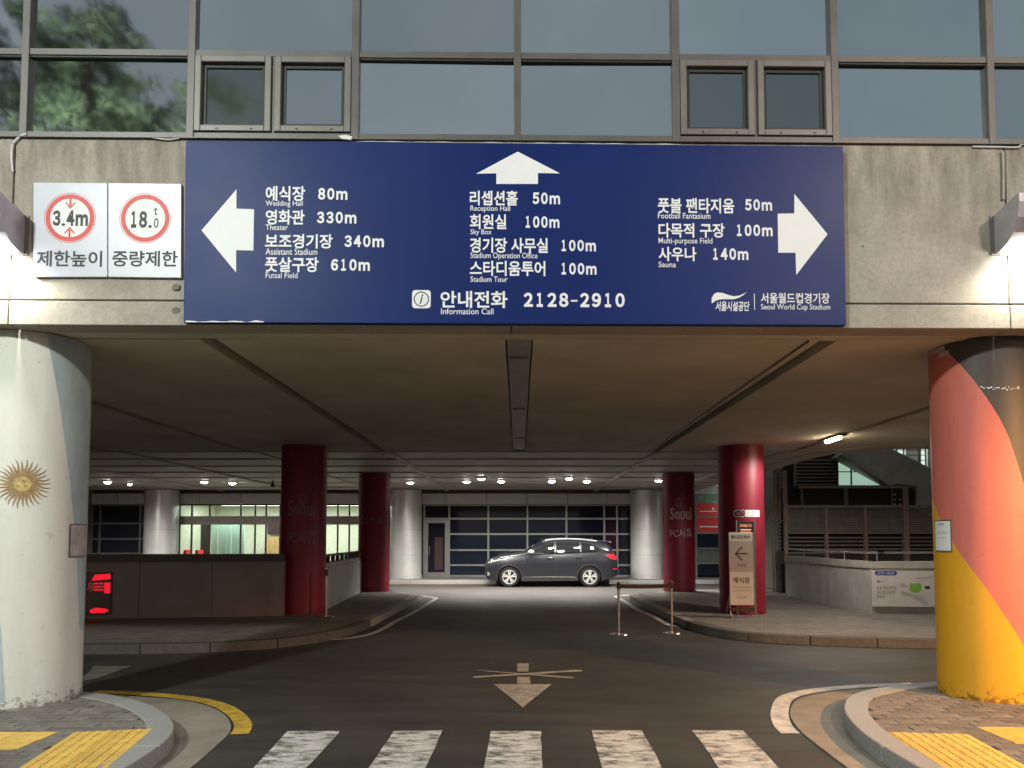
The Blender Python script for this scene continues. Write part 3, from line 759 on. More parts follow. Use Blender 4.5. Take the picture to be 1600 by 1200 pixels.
for s, x0, y0, x1, y1 in [('예식장', 415, 291, 477, 314), ('80m', 497, 294, 543, 312), ('영화관', 415, 328, 476, 351), ('330m', 495, 331, 557, 349),
        ('보조경기장', 414, 366, 520, 388), ('340m', 538, 368, 600, 386), ('풋살구장', 414, 402, 498, 425), ('610m', 517, 405, 578, 423),
        ('리셉션홀', 734, 298, 809, 321), ('50m', 832, 301, 875, 319), ('회원실', 734, 335, 791, 358), ('100m', 820, 338, 874, 356),
        ('경기장 사무실', 734, 372, 856, 395), ('100m', 876, 375, 931, 392.5), ('스타디움투어', 734, 408, 852, 431), ('100m', 876, 411, 932, 429),
        ('풋볼 팬타지움', 1028, 310, 1147, 333), ('50m', 1164, 311.5, 1206, 329), ('다목적 구장', 1029, 349, 1132, 371), ('100m', 1150, 351, 1207, 369),
        ('사우나', 1029, 386, 1088, 408), ('140m', 1113, 388, 1169, 406), ('안내전화', 688, 455, 793, 481), ('2128-2910', 818, 458, 976, 479.5),
        ('서울월드컵경기장', 1189, 458, 1296, 474)]:
    lettering(s, x0, y0, x1, y1, bold=KO if x0 != 1189 else .014)
for s, x0, y0, x1, y1 in [('Wedding Hall', 415, 314, 473, 324), ('Theater', 415, 351, 450, 359.5), ('Assistant Stadium', 415, 388.5, 496, 398),
        ('Futsal Field', 415, 426, 465, 434.5), ('Reception Hall', 735, 321.5, 797, 332), ('Sky Box', 735, 358.5, 768, 368.5), ('Stadium Operation Office', 735, 395, 840, 406),
        ('Stadium Tour', 735, 432, 793, 440.5), ('Football Fantasium', 1028, 333, 1110, 341.5), ('Multi-purpose Field', 1029, 372, 1113, 383),
        ('Sauna', 1029, 409, 1056, 417.5), ('Information Call', 689, 482, 771, 491), ('Seoul World Cup Stadium', 1189, 475.5, 1297, 486)]:
    lettering(s, x0, y0, x1, y1, bold=EN)
# the i symbol
def rrect(cx, cz, w, h, r, n=5):
    out = []
    for sx, sz, a0 in ((1, 1, 0), (-1, 1, 90), (-1, -1, 180), (1, -1, 270)):
        for k in range(n+1):
            t = R(a0+90*k/n); out.append((cx+sx*(w/2-r)+r*math.cos(t), cz+sz*(h/2-r)+r*math.sin(t)))
    return out
c = P(658.5, 467.5); u_ = P(659.5, 467.5)[0]-c[0]
def ring(mb, cx, cz, r0, r1, y, n=40, sq=1):
    vs = []; 
    for k in range(n):
        t = 2*math.pi*k/n; vs += [(cx+r1*math.cos(t)*sq, y, cz+r1*math.sin(t)), (cx+r0*math.cos(t)*sq, y, cz+r0*math.sin(t))]
    return mb.add(vs, [(2*k+1, 2*k, 2*((k+1) % n), 2*((k+1) % n)+1) for k in range(n)][::1])
ic = make('info_symbol', MB().sheet(rrect(c[0], c[1], 29*u_, 29*u_, 5*u_), TY), 'white', sgn)
mb = MB(); ring(mb, c[0], c[1], 10.3*u_, 12*u_, TY-.001); text_flat(mb, 'i', c[0]-2.8*u_, c[0]+2.8*u_, c[1]-7.5*u_, c[1]+8*u_, TY-.001, .03, .35)
make('ring_mark', mb, 'black', ic)
# emblem of the facilities corporation
top = [(1112, 474), (1112, 466), (1115, 460), (1120, 457), (1128, 457.5), (1137, 460.5), (1146, 463), (1155, 462), (1162, 459), (1167, 455.5)]
bot = [(1112, 474), (1114, 473), (1118, 470), (1124, 468), (1131, 467.5), (1139, 467.5), (1147, 467.5), (1154, 465.5), (1161, 461.5), (1167, 455.5)]
mb = MB(); mb.add([(P(*a)[0], TY, P(*a)[1]) for a in top]+[(P(*a)[0], TY, P(*a)[1]) for a in bot], [(i, 10+i, 11+i, i+1) for i in range(9)])
make('emblem', mb, 'white', sgn)
lettering('서울시설공단', 1118, 471, 1171, 486, bold=.02, shear=.12)
a_ = P(1178, 459); b_ = P(1179.5, 484); make('divider', MB().sheet([a_, (b_[0], a_[1]), b_, (a_[0], b_[1])], TY), 'white', sgn)
# torn white film along the lower left edge and upper edge of the board
mb = MB(); pts = []
for k in range(26):
    x = 290+k*4.9; pts.append((P(x, 502.6-.9*math.sin(k*.9)-random.uniform(0, 1.2)), P(x, 503.5)))
mb.add([(p[0], TY-.001, p[1]) for p, q_ in pts]+[(q_[0], TY-.001, q_[1]) for p, q_ in pts], [(i, 26+i, 27+i, i+1) for i in range(25)])
make('torn_film', mb, 'edge', sgn)
mb = MB(); n = 60
for k in range(n):
    x = 556+k*8.6; y = 220.5+(x-556)*.0093
    hgt = .25+.9*abs(math.sin(k*.7)*math.sin(k*.31)); mb.v += [(P(x, y-hgt)[0], -OFF+.01, P(x, y-hgt-.4)[1]), (P(x, y+.8)[0], -OFF-.002, P(x, y+.8)[1])]
for k in range(n-1): mb.f.append((2*k, 2*k+1, 2*k+3, 2*k+2))
make('sealing_tape', mb, 'edge', sgn)
make('sealing_tape', MB().slab([P(528, 213), P(541, 211.5), P(551, 214.5), (P(548, 219)), P(534, 217.5)], -OFF-.01, -.06), 'edge', sgn)

# height and weight limit plates
O2 = .03
lim = thing('limit_sign', 'white height and weight limit sign with two red rings and Korean words on the concrete', 'sign', (P(168, 434, O2)[0], -O2, P(168, 434, O2)[1]), FM)
T2 = -O2-.0012
for nm_, (x0, x1, dy) in enumerate(((52, 167.5, 0), (169, 283, 1.5))):
    pl = make('plate', MB().slab([P(x0, 285+dy*.5, O2), P(x1, 286+dy*.7, O2), P(x1, 432.5+dy, O2), P(x0, 432.5, O2)], -O2, -.003), 'plate', lim, bevel=.003)
    cx, cy = (109.5, 340.5) if nm_ == 0 else (227, 341); cc = P(cx, cy, O2); uu = P(cx+1, cy, O2)[0]-cc[0]
    mb = MB(); mb.sheet([(cc[0]+31*uu*math.cos(2*math.pi*k/40), cc[1]+31*uu*math.sin(2*math.pi*k/40)) for k in range(40)], T2); make('disc', mb, 'white', pl)
    make('red_ring', ring(MB(), cc[0], cc[1], 31*uu, 38*uu, T2), 'printred', pl); make('red_ring', ring(MB(), cc[0], cc[1], 39.5*uu, 40.3*uu, T2), 'printred', pl)
    if nm_ == 0:
        for s_ in (1, -1):
            z = lambda v: cc[1]+s_*v*uu; x = lambda v: cc[0]+v*uu
            make('arrow', MB().sheet([(x(-1.7), z(33)), (x(1.7), z(33)), (x(1.7), z(19)), (x(-1.7), z(19))], T2-.0008)
                 .sheet([(x(0), z(14)), (x(8.5), z(24.5)), (x(6.5), z(25.5)), (x(0), z(18))], T2-.0008).sheet([(x(0), z(14)), (x(-8.5), z(24.5)), (x(-6.5), z(25.5)), (x(0), z(18))], T2-.0008), 'printred', pl)
        lettering('3.4m', 82, 329, 138, 353, pl, 'black', .024, T2-.001, O2, 'narrow')
        lettering('제한높이', 57, 392, 160, 416.5, pl, 'black', .02, T2, O2)
    else:
        lettering('18.', 203, 330, 238, 356, pl, 'black', .024, T2-.001, O2, 'narrow')
        lettering('t', 241, 324, 246, 336, pl, 'black', .01, T2-.001, O2); lettering('0', 240.5, 341, 248, 356, pl, 'black', .01, T2-.001, O2)
        lettering('중량제한', 175, 392, 278, 416.5, pl, 'black', .02, T2, O2)

# wall lamps
def wall_lamp(px, lab, sx):
    bx, bz = FL(px, 398); w = .15
    t = thing('wall_lamp', lab, 'wall lamp', (bx, 0, bz), FM, 'quarter-round lamps on the concrete band')
    prof = [(0, 0), (-.06, .0), (-.16, .03), (-.25, .10), (-.315, .21), (-.34, .34), (-.34, .42), (0, .36)]
    mb = MB(); n = len(prof)
    mb.add([(bx-w, y-.012, bz+z) for y, z in prof]+[(bx+w, y-.012, bz+z) for y, z in prof], [tuple(range(n)), tuple(range(n, 2*n))[::-1]]+[(i, n+i, n+(i+1) % n, (i+1) % n) for i in range(n)])
    make('housing', mb, 'lampbody', t, bevel=.006)
    make('back_plate', MB().box(bx-w-.03, bx+w+.03, -.014, -.002, bz-.01, bz+.36), 'sash', t)
    mb = MB(); n = 20
    vs = [(bx+.11*math.cos(2*math.pi*k/n), -.13+.07*math.sin(2*math.pi*k/n), bz-.008) for k in range(n)]+[(bx+.09*math.cos(2*math.pi*k/n), -.13+.055*math.sin(2*math.pi*k/n), bz-.035) for k in range(n)]
    mb.add(vs, [tuple(range(n, 2*n))[::-1]]+[(k, (k+1) % n, n+(k+1) % n, n+k) for k in range(n)])
    make('lens', mb, 'e_lamp', t)
    wl = FM @ Vector((bx, -.14, bz-.06))
    lamp('wall_lamp_light', 'SPOT', wl, LP['wall_l'] if sx < 0 else LP['wall_r'], (1, .96, .80) if sx < 0 else (1, .90, .70), t, .06, wl+Vector((0, 0, -1)), 165, .8)

wall_lamp(13, 'glowing wall lamp at the left end of the concrete band beside the limit sign', -1)
wall_lamp(1578, 'glowing wall lamp at the right end of the concrete band above the tricolour column', 1)
# loose cables along the top of the concrete
def cable(pts, r, lab, off=.02, m='edge'):
    v = [(FL(x, y, off)[0], -off, FL(x, y, off)[1]) for x, y in pts]
    v = [tuple(q_) for q_ in smooth_line(v, 6)]
    mb = MB().tube([tuple(FM @ Vector(p)) for p in v], r, 6); single('cable', mb, m, lab, 'cable')
cable([(20, 268), (18, 245), (20, 226), (30, 214), (42, 209)], .009, 'short white cable bending over the concrete at far left')
cable([(230, 214), (245, 216), (262, 218), (280, 216)], .006, 'thin white cable end on the ledge left of the blue sign')
cable([(1520, 229), (1560, 229.5), (1590, 230), (1596, 226), (1612, 224)], .007, 'white cable on the ledge above the right wall lamp')
cable([(1567, 237), (1568, 270), (1568, 312)], .014, 'grey conduit running down to the right wall lamp', .018, 'duct')

# ================================================================== COLUMNS
def column(lab, xc, yc, r, m, z1=ZC-.004, z0=ZP-.03, group=None, cat='column', name='column'):
    t = thing(name, lab, cat, (xc, yc, z0), group=group)
    make('shaft', MB().cyl(xc, yc, r, z0, z1, 64), m, t, smooth=True)
    return t
xa, ya, ra = LC
ca = column('big white and pale blue painted column with a sun emblem, at the left', xa, ya, ra, 'argwhite')
def th(px, py, c): return CYL(px, py, *c)[0]
bl = [(z_, t_) for t_, z_ in (CYL(x, y, *LC) for x, y in ((74, 528), (84, 580), (93, 630), (101, 690), (108, 740), (114, 800), (119, 850), (121, 900), (123, 950), (124.5, 985)))]
bl.sort()
def interp(tab, v):
    if v <= tab[0][0]: return tab[0][1]
    for (a, b), (c, d) in zip(tab, tab[1:]):
        if v <= c: return b+(d-b)*(v-a)/(c-a)
    return tab[-1][1]
z_lo = bl[0][0]
make('blue_band', MB().wrap(xa, ya, ra+.002, lambda z: interp(bl, z), lambda z: math.pi*.75 if z > z_lo+.01 else interp(bl, z)+.3, z_lo, ZC-.01, 20, 40), 'argblue', ca, smooth=True)
b2_ = [(z_, t_) for t_, z_ in (CYL(x, y, *LC) for x, y in ((8, 1098), (5, 1040), (2, 990), (-4, 940), (-12, 880)))]; b2_.sort()
make('blue_band', MB().wrap(xa, ya, ra+.002, -math.pi*.75, lambda z: interp(b2_, z), b2_[0][0], b2_[-1][0], 20, 20), 'argblue', ca, smooth=True)
# sun emblem
t0, zc_ = CYL(35, 756, *LC); s0 = abs(CYL(45, 756, *LC)[0]-CYL(25, 756, *LC)[0])*ra/20
t0s = t0*ra
def emb(mb, pts, rr):
    mb.add([(xa+rr*math.sin((t0s+x)/ra), ya-rr*math.cos((t0s+x)/ra), zc_+z) for x, z in pts], [tuple(range(len(pts)))])
em = make('sun_emblem', MB().wrap(xa, ya, ra+.0022, 0, .001, zc_, zc_+.001, 1, 1), 'sun_gold', ca)
mb = MB()
for k in range(32):
    a = 2*math.pi*k/32+.05; n = 9; L = (30 if k % 2 else 27)+random.uniform(-1, 3.); ct, st_ = math.cos(a), math.sin(a); up = []; dn = []
    for j in range(n+1):
        f = j/n; rad = (15.+(L)*f)*s0; wv = math.sin(f*math.pi*2.2)*1.6*s0*(1 if k % 2 else .35)*f**.5; hw = (2.3*(1-f)**.8+.35)*s0
        up.append((ct*rad-st_*(wv+hw), st_*rad+ct*(wv+hw))); dn.append((ct*rad-st_*(wv-hw), st_*rad+ct*(wv-hw)))
    for j in range(n): emb(mb, [dn[j], dn[j+1], up[j+1], up[j]], ra+.003)
make('sun_rays', mb, 'sun_brown', em)
mb = MB()
for k in range(24):
    for r0, r1 in ((0, 8), (8, 14.5)):
        a, b = 2*math.pi*k/24, 2*math.pi*(k+1)/24
        emb(mb, [(r0*s0*math.cos(a), r0*s0*math.sin(a)), (r1*s0*math.cos(a), r1*s0*math.sin(a)), (r1*s0*math.cos(b), r1*s0*math.sin(b)), (r0*s0*math.cos(b)+1e-5, r0*s0*math.sin(b))], ra+.0036)
make('sun_disc', mb, 'sun_gold', em)
mb = MB()
for k in range(28):
    a, b = 2*math.pi*k/28, 2*math.pi*(k+1)/28
    emb(mb, [(14*s0*math.cos(a), 14*s0*math.sin(a)), (17.2*s0*math.cos(a), 17.2*s0*math.sin(a)), (17.2*s0*math.cos(b), 17.2*s0*math.sin(b)), (14*s0*math.cos(b), 14*s0*math.sin(b))], ra+.0042)
for ex, ez, rr in ((-7, -4, 2.3), (5, -4, 2.3), (1, 5, 2.6)):
    emb(mb, [(ex*s0+rr*s0*math.cos(2*math.pi*k/10), ez*s0+rr*s0*.8*math.sin(2*math.pi*k/10)) for k in range(10)], ra+.0044)
make('sun_face', mb, 'sun_brown', em)
# scratched plate and hardware
tA, zA = CYL(109, 870, *LC); tB, zB = CYL(132, 820, *LC)
hx = ra+.004
def plate_on(c, px0, py0, px1, py1, m, name, lab, proud=.02):
    x0, z1_ = D(px0, py0, c[1]-c[2]*.92); x1, z0_ = D(px1, py1, c[1]-c[2]*.92)
    return x0, x1, z0_, z1_
a0, zz1 = CYL(109, 820, *LC); a0b, zz0 = CYL(109, 869, *LC)
pp = thing('notice_plate', 'small scratched pinkish plate fixed to the right side of the white column', 'plate', (xa+ra*math.sin(a0), ya-ra*math.cos(a0), zz0))
make('plate', MB().wrap(xa, ya, ra+.012, a0, a0+.50, zz0, zz1, 8).wrap(xa, ya, ra+.001, a0-.012, a0, zz0, zz1, 1), 'pinkplate', pp)
make('frame', MB().wrap(xa, ya, ra+.016, a0-.02, a0, zz0-.01, zz1+.01, 1).wrap(xa, ya, ra+.016, a0, a0+.5, zz1, zz1+.01, 8).wrap(xa, ya, ra+.016, a0, a0+.5, zz0-.01, zz0, 8), 'sash', pp)

# tricolour column at the right
xb, yb, rb = RC
cb = thing('column', 'big column painted black, red and yellow in slanting bands, at the right', 'column', (xb, yb, ZP-.03))
def bound(pts):
    tab = sorted((CYL(x, y, *RC)) for x, y in pts); return tab
B1 = bound([(1450, 528), (1465, 535), (1480, 549), (1500, 569), (1520, 592), (1540, 619), (1560, 650), (1575, 680), (1587, 715)])
B2 = bound([(1462, 792), (1475, 825), (1490, 850), (1515, 885), (1540, 918), (1565, 955), (1585, 985), (1605, 1020)])
def lin(tab):
    def f(t):
        if t < tab[0][0]: return min(ZC-.02, tab[0][1]+(tab[0][0]-t)*.35)
        if t > tab[-1][0]: return max(ZP, tab[-1][1]-(t-tab[-1][0])*1.6)
        return interp(tab, t)
    return f
f1, f2 = lin(B1), lin(B2)
pi = math.pi
f1c = lambda t: max(f2(t), f1(t))
for nm_, za, zb, mm in (('yellow_band', ZP-.03, f2, 'deyellow'), ('red_band', f2, f1c, 'dered'), ('black_band', f1c, ZC-.004, 'deblack')):
    make(nm_, MB().wrap(xb, yb, rb, -pi, pi, za, zb, 128, 1), mm, cb, smooth=True)
make('collar', MB().wrap(xb, yb, rb+.006, -pi*.62, -pi*.40, ZC-.06, ZC-.012, 12).wrap(xb, yb, rb+.006, -pi*.45, -pi*.37, ZC-.12, ZC-.07, 4), 'pinkplate', cb)
make('scrape', MB().add(*(lambda L: ([p for q_ in L for p in q_], [(4*i, 4*i+1, 4*i+2, 4*i+3) for i in range(len(L))]))(
    [[(xb+(rb+.002)*math.sin(t+dt), yb-(rb+.002)*math.cos(t+dt), z+dz) for dt, dz in ((0, 0), (w_, 0), (w_, h_), (0, h_))]
     for t, z, w_, h_ in [(lambda a: (a[0]+random.uniform(-.02, .02), a[1]+random.uniform(-.008, .008), random.uniform(.01, .05), random.uniform(.003, .012)))(CYL(1532+k*3.1, 607+random.uniform(-2, 2), *RC)) for k in range(20)]])), 'white', cb)
# info plate
a1, zz1 = CYL(1463.5, 813, *RC); zz1 = D(1475, 813, yb-.35)[1]; zz0 = D(1475, 861, yb-.35)[1]
a1 = th(1463.5, 838, RC); a2 = th(1487, 840, RC)
ip = thing('notice_plate', 'small white notice plate fixed to the left side of the tricolour column', 'plate', (xb-rb, yb, zz0))
make('plate', MB().wrap(xb, yb, rb+.010, a1, a2, zz0, zz1, 8).wrap(xb, yb, rb+.001, a2, a2+.01, zz0, zz1, 1), 'white', ip)
make('frame', MB().wrap(xb, yb, rb+.014, a2, a2+.02, zz0-.01, zz1+.01, 1).wrap(xb, yb, rb+.014, a1, a2, zz1, zz1+.01, 8).wrap(xb, yb, rb+.014, a1, a2, zz0-.012, zz0, 8), 'sash', ip)
hgt = zz1-zz0; mb = MB()
for fz, hh, ta, tb in ((.86, .06, .25, .65), (.62, .02, .18, .8), (.57, .02, .18, .8), (.42, .015, .18, .8)):
    mb.wrap(xb, yb, rb+.0115, a1+(a2-a1)*ta, a1+(a2-a1)*tb, zz0+hgt*fz, zz0+hgt*(fz+hh), 4)
make('print', mb, 'mapgrey', ip)

# crimson columns
def crim(px, y, lab): 
    x = (px-CX)/F*y
    return column(lab, x, y, .46, 'crimson', group='crimson columns under the slab'), (x, y, .46)
c1, C1 = crim(474.5, 15.35, 'dark crimson column with faded crest and Seoul lettering, nearer of the left pair')
c2, C2 = crim(585, 21.75, 'dark crimson column with faded ghost lettering, farther of the left pair')
c3, C3 = crim(1158, 15.35, 'bright crimson column with white stickers behind the beige sign stand')
c4, C4 = crim(1060.5, 21.75, 'dark crimson column with faded Seoul lettering, farther of the right pair')
def wtext(col, cc, s, x0, y0, x1, y1, m, bold=.02, rr=.003, name='lettering'):
    ta, za = CYL(x0, y1, *cc); tb, zb = CYL(x1, y0, *cc); mb = MB()
    text_wrap(mb, s, cc[0], cc[1], cc[2]+rr, ta, tb, za, zb, bold); return make(name, mb, m, col)
def crest(col, cc, x0, y0, x1, y1, m):
    def pt(fx, fy): return CYL(x0+(x1-x0)*fx, y0+(y1-y0)*fy, *cc)
    mb = MB()
    def poly(P_): mb.add([(cc[0]+(cc[2]+.003)*math.sin(t), cc[1]-(cc[2]+.003)*math.cos(t), z) for t, z in (pt(*p) for p in P_)], [tuple(range(len(P_)))[::-1]])
    poly([(.5, 0), (.6, .12), (.98, .02), (.9, .25), (.68, .35), (.5, .28), (.32, .35), (.1, .25), (.02, .02), (.4, .12)])
    poly([(.36, .42), (.64, .42), (.70, .6), (.62, .85), (.5, 1), (.38, .85), (.30, .6)])
    make('crest', mb, m, col)
crest(c1, C1, 455, 772, 492, 789, 'ghost'); wtext(c1, C1, 'Seoul', 450, 782, 492, 806, 'ghost', .025); wtext(c1, C1, 'FC서울', 449, 828, 493, 850, 'ghost', .02)
wtext(c2, C2, 'GS스포츠', 563, 805, 607, 819, 'ghost', .0)
crest(c4, C4, 1047, 777, 1074, 794, 'ghost'); wtext(c4, C4, 'Seoul', 1047, 793, 1080, 812, 'faded', .03); wtext(c4, C4, 'FC서울', 1047, 826, 1080, 840, 'faded', .02)
# white sticker with letters on the near right column
def sticker(x0, y0, x1, y1, m, rr, name):
    ta, za = CYL(x0, y1, *C3); tb, zb = CYL(x1, y0, *C3)
    return make(name, MB().wrap(C3[0], C3[1], C3[2]+rr, ta, tb, za, zb, 12), m, c3)
wtext(c3, C3, 'GS', 1146, 796, 1163.5, 808, 'white', .03, .0025)
wtext(c3, C3, 'GS', 1147, 797, 1163, 807, 'black', .015, .0045); sticker(1164.5, 797, 1186.3, 807.5, 'white', .003, 'sticker'); wtext(c3, C3, '스포츠', 1166, 798.5, 1185, 806, 'faded', .0, .0045)

# silver columns of the back wall
for px, lab in ((252.5, 'silver clad column at the back, left of the lit lobby'), (634, 'silver clad column at the back, left of the dark windows behind the car'), (1010, 'silver clad column at the back, right of the parked car')):
    y = 29.0; x = (px-CX)/F*y; r = .63
    t = thing('silver_column', lab, 'column', (x, y, .12), group='silver clad columns along the back wall')
    for a_, b_ in ((.12, .22), (.225, 1.03), (1.035, 2.0), (2.005, 2.95), (2.955, ZC-.02)):
        make('cladding_panel', MB().cyl(x, y, r if a_ > .2 else r+.02, a_, b_, 48), 'silver', t, smooth=True)
    make('core', MB().cyl(x, y, r-.01, .13, ZC-.03, 32), 'seam', t, smooth=True)
# ================================================================== BACK OF THE UNDERPASS
def X(px, y): return (px-CX)/F*y*1.0
def Zp(py, y): return D(811, py, y)[1]
YB = 29.6
zb0, zf0, zf1 = .12, Zp(788, YB), Zp(771.5, YB)
def storefront(name, lab, x0, x1, cols, rows, z0, z1, y=YB, panes=None, w=.035, m='alu', cat='window wall'):
    t = thing(name, lab, cat, ((x0+x1)/2, y, z0))
    for x in cols: make('mullion', MB().box(x-w, x+w, y-.05, y+.05, z0, z1), m, t)
    for j, z in enumerate(rows): make('transom', MB().box(cols[1] if panes and panes(0, j) is None else x0, x1, y-.045, y+.045, z-w, z+w), m, t)
    for i, (a, b) in enumerate(zip(cols, cols[1:])):
        for j, (c, d) in enumerate(zip(rows, rows[1:])):
            mm = panes(i, j) if panes else 'darkglass'
            if mm: make('pane', MB().box(a+w, b-w, y+.005, y+.02, c+w, d-w), mm, t)
    return t
rws = [zb0+.05]+[Zp(v, YB) for v in (883, 859.5, 834.5, 810.5)]+[zf0-.03]
cl = [X(p, YB) for p in (663, 702, 763, 824, 885, 944, 964, 986)]
sf = storefront('dark_window_wall', 'dark glazed wall with pale metal grid behind the parked car', cl[0], cl[-1], cl, rws, zb0, zf0, panes=lambda i, j: None if i == 0 and j < 4 else 'darkglass')
dr = make('door', MB().box(cl[0]+.04, cl[0]+.16, YB-.04, YB+.04, zb0, rws[4]-.05).box(cl[1]-.17, cl[1]-.04, YB-.04, YB+.04, zb0, rws[4]-.05).box(cl[0]+.16, cl[1]-.17, YB-.04, YB+.04, rws[4]-.17, rws[4]-.05).box(cl[0]+.16, cl[1]-.17, YB-.04, YB+.04, zb0, zb0+.2), 'alu', sf)
make('pane', MB().box(cl[0]+.16, cl[1]-.17, YB, YB+.02, zb0+.2, rws[4]-.17), 'darkglass', dr)
make('poster', MB().box(cl[0]+.42, cl[1]-.25, YB-.012, YB-.002, zb0+.3, rws[4]-.75), mat('poster_maroon', (.04, .012, .016), .5), dr)
make('handle', MB().tube([(cl[0]+.22, YB-.09, 1.0), (cl[0]+.22, YB-.09, 1.35)], .015), 'steel', dr)
# interior behind the dark glass is never seen: a plain dark backing wall
struct('back_wall', MB().box(-17, 12, 33.6, 33.9, 0, ZC+.4).box(-4.3, 17, YB+.12, YB+.2, 0, zf0), 'void')
# pale fascia above
def fascia(x0, x1, cuts, lab):
    t = thing('fascia_band', lab, 'fascia', ((x0+x1)/2, YB, zf0))
    cs = [x0]+cuts+[x1]
    for a, b in zip(cs, cs[1:]): make('fascia_panel', MB().box(a+.012, b-.012, YB-.16, YB-.03, zf0+.01, zf1), 'whitepanel', t, bevel=.006)
    make('upper_band', MB().box(x0-.4, x1+.4, YB-.10, YB+.1, zf1+.004, ZC+.2), 'darkpanel', t)
    return t
fascia(X(659, YB), X(986, YB), [X(p, YB) for p in (697, 760, 823, 886, 948)], 'pale fascia panels above the dark windows behind the car')
fascia(X(276, YB), X(609, YB), [X(p, YB) for p in (314, 378, 441, 505, 560)], 'pale fascia panels above the lit lobby')
fascia(X(100, YB), X(229, YB), [X(p, YB) for p in (186,)], 'pale fascia panels above the far left dark windows')
cl2 = [X(p, YB) for p in (95, 135, 157, 220, 232)]
storefront('dark_window_wall', 'dark windows at far left seen over the low wall, beside a silver column', cl2[0], cl2[-1], cl2, [zb0+.05]+[Zp(v, YB) for v in (886, 865, 842, 818)]+[zf0-.03], zb0, zf0)
struct('back_wall', MB().box(X(60, YB), X(278, YB), YB+.12, YB+.2, 0, zf0), 'void')
# lit lobby
lx = [X(p, YB) for p in (281, 300, 328, 376.5, 399, 416, 438, 475, 496, 508, 528, 546, 566, 590, 606)]
lz = [zb0+.05, Zp(819, YB), Zp(806.5, YB), zf0-.02]
lb = thing('lobby_glazing', 'lit glazed lobby front with dark mullions behind the left low wall', 'shop front', ((lx[0]+lx[-1])/2, YB, zb0))
m_clear, t_, b_, o_ = nt('clear_glass'); b_.inputs['Base Color'].default_value = (.9, 1, .95, 1); b_.inputs['Transmission Weight'].default_value = 1; b_.inputs['Roughness'].default_value = 0; b_.inputs['IOR'].default_value = 1.02; M['clear'] = m_clear
for x in lx: make('mullion', MB().box(x-.028, x+.028, YB-.04, YB+.04, zb0, zf0), 'blackmetal', lb)
for z in (lz[0], lz[3]): make('transom', MB().box(lx[0], lx[-1], YB-.035, YB+.035, z-.03, z+.03), 'blackmetal', lb)
make('door_header', MB().box(lx[0], lx[-1], YB-.05, YB+.05, lz[1]-.02, lz[2]), mat('header_band', (.33, .29, .26), .5), lb)
for a, b in zip(lx, lx[1:]):
    make('pane', MB().box(a+.028, b-.028, YB, YB+.012, zb0+.1, lz[1]-.02), 'clear', lb)
    make('pane', MB().box(a+.028, b-.028, YB, YB+.012, lz[2], lz[3]-.03), 'clear', lb)
room = thing('lobby_room', 'bright cream interior of the lobby behind its glass front', 'room', ((lx[0]+lx[-1])/2, 31, zb0)); room['kind'] = 'structure'
make('rear_wall', MB().box(lx[0]-.1, lx[-1]+.1, 33.3, 33.4, zb0, 3.3), 'cream', room)
make('room_side', MB().box(lx[0]-.2, lx[0]-.1, YB+.1, 33.4, zb0, 3.3).box(lx[-1]+.1, lx[-1]+.2, YB+.1, 33.4, zb0, 3.3), 'cream', room)
make('room_ceiling', MB().box(lx[0]-.2, lx[-1]+.2, YB+.1, 33.4, 3.12, 3.2), 'cream', room)
make('room_floor', MB().box(lx[0]-.2, lx[-1]+.2, YB+.1, 33.4, .121, .14), 'floor_in', room)
for k in range(6):
    x = lx[0]+.9+k*1.35; make('light_panel', MB().box(x-.3, x+.3, 30.7, 31.4, 3.10, 3.118), 'e_room', room)
la = bpy.data.lights.new('lobby_light', 'AREA'); la.shape = 'RECTANGLE'; la.size = 7; la.size_y = 2; la.energy = 260; la.color = (.95, 1, .92)
lo_ = bpy.data.objects.new('lobby_light', la); COL.objects.link(lo_); lo_.location = ((lx[0]+lx[-1])/2, 31.2, 3.09); 
single('curtain', (lambda mb: [mb.box(x, x+.26, 31.2+.05*(k % 2), 31.24+.05*(k % 2), .14, 2.25) for k, x in enumerate([X(331, 31.2)+.28*i for i in range(5)])] and mb)(MB()), 'greenglass', 'pale green curtain panels inside the lobby', 'curtain')
single('wall_panel', MB().box(X(300, 32), X(330, 32), 31.8, 31.9, .14, 2.5), 'blackmetal', 'dark panel inside the lobby left of the green curtain', 'panel')
single('wooden_counter', MB().box(X(418, 32.6), X(440, 32.6), 32.3, 32.9, .14, 1.75), 'wood', 'orange wooden cabinet inside the lobby', 'cabinet')
single('wall_picture', MB().box(X(418, 33.1), X(438, 33.1), 33.1, 33.2, 1.85, 2.4), 'poster', 'dark picture above the wooden cabinet in the lobby', 'picture') if 'poster' in M else single('wall_picture', MB().box(X(418, 33.1), X(438, 33.1), 33.1, 33.2, 1.85, 2.4), MATS['poster_maroon'], 'dark picture above the wooden cabinet in the lobby', 'picture')
def chair(x, y, lab):
    t = thing('lobby_chair', lab, 'chair', (x, y, .14), group='red chairs in the lobby')
    make('seat', MB().box(x-.3, x+.3, y-.28, y+.28, .58, .68), 'chairred', t, bevel=.02); make('backrest', MB().box(x-.3, x-.2, y-.28, y+.28, .68, 1.2), 'chairred', t, bevel=.02)
    for a in (-.24, .24):
        for b in (-.22, .22): make('leg', MB().tube([(x+a, y+b, .14), (x+a, y+b, .58)], .02, 6), 'steel', t)
chair(X(305, 30.5), 30.5, 'red lobby chair nearer the silver column'); chair(X(322, 30.5), 30.5, 'red lobby chair beside the green curtain')

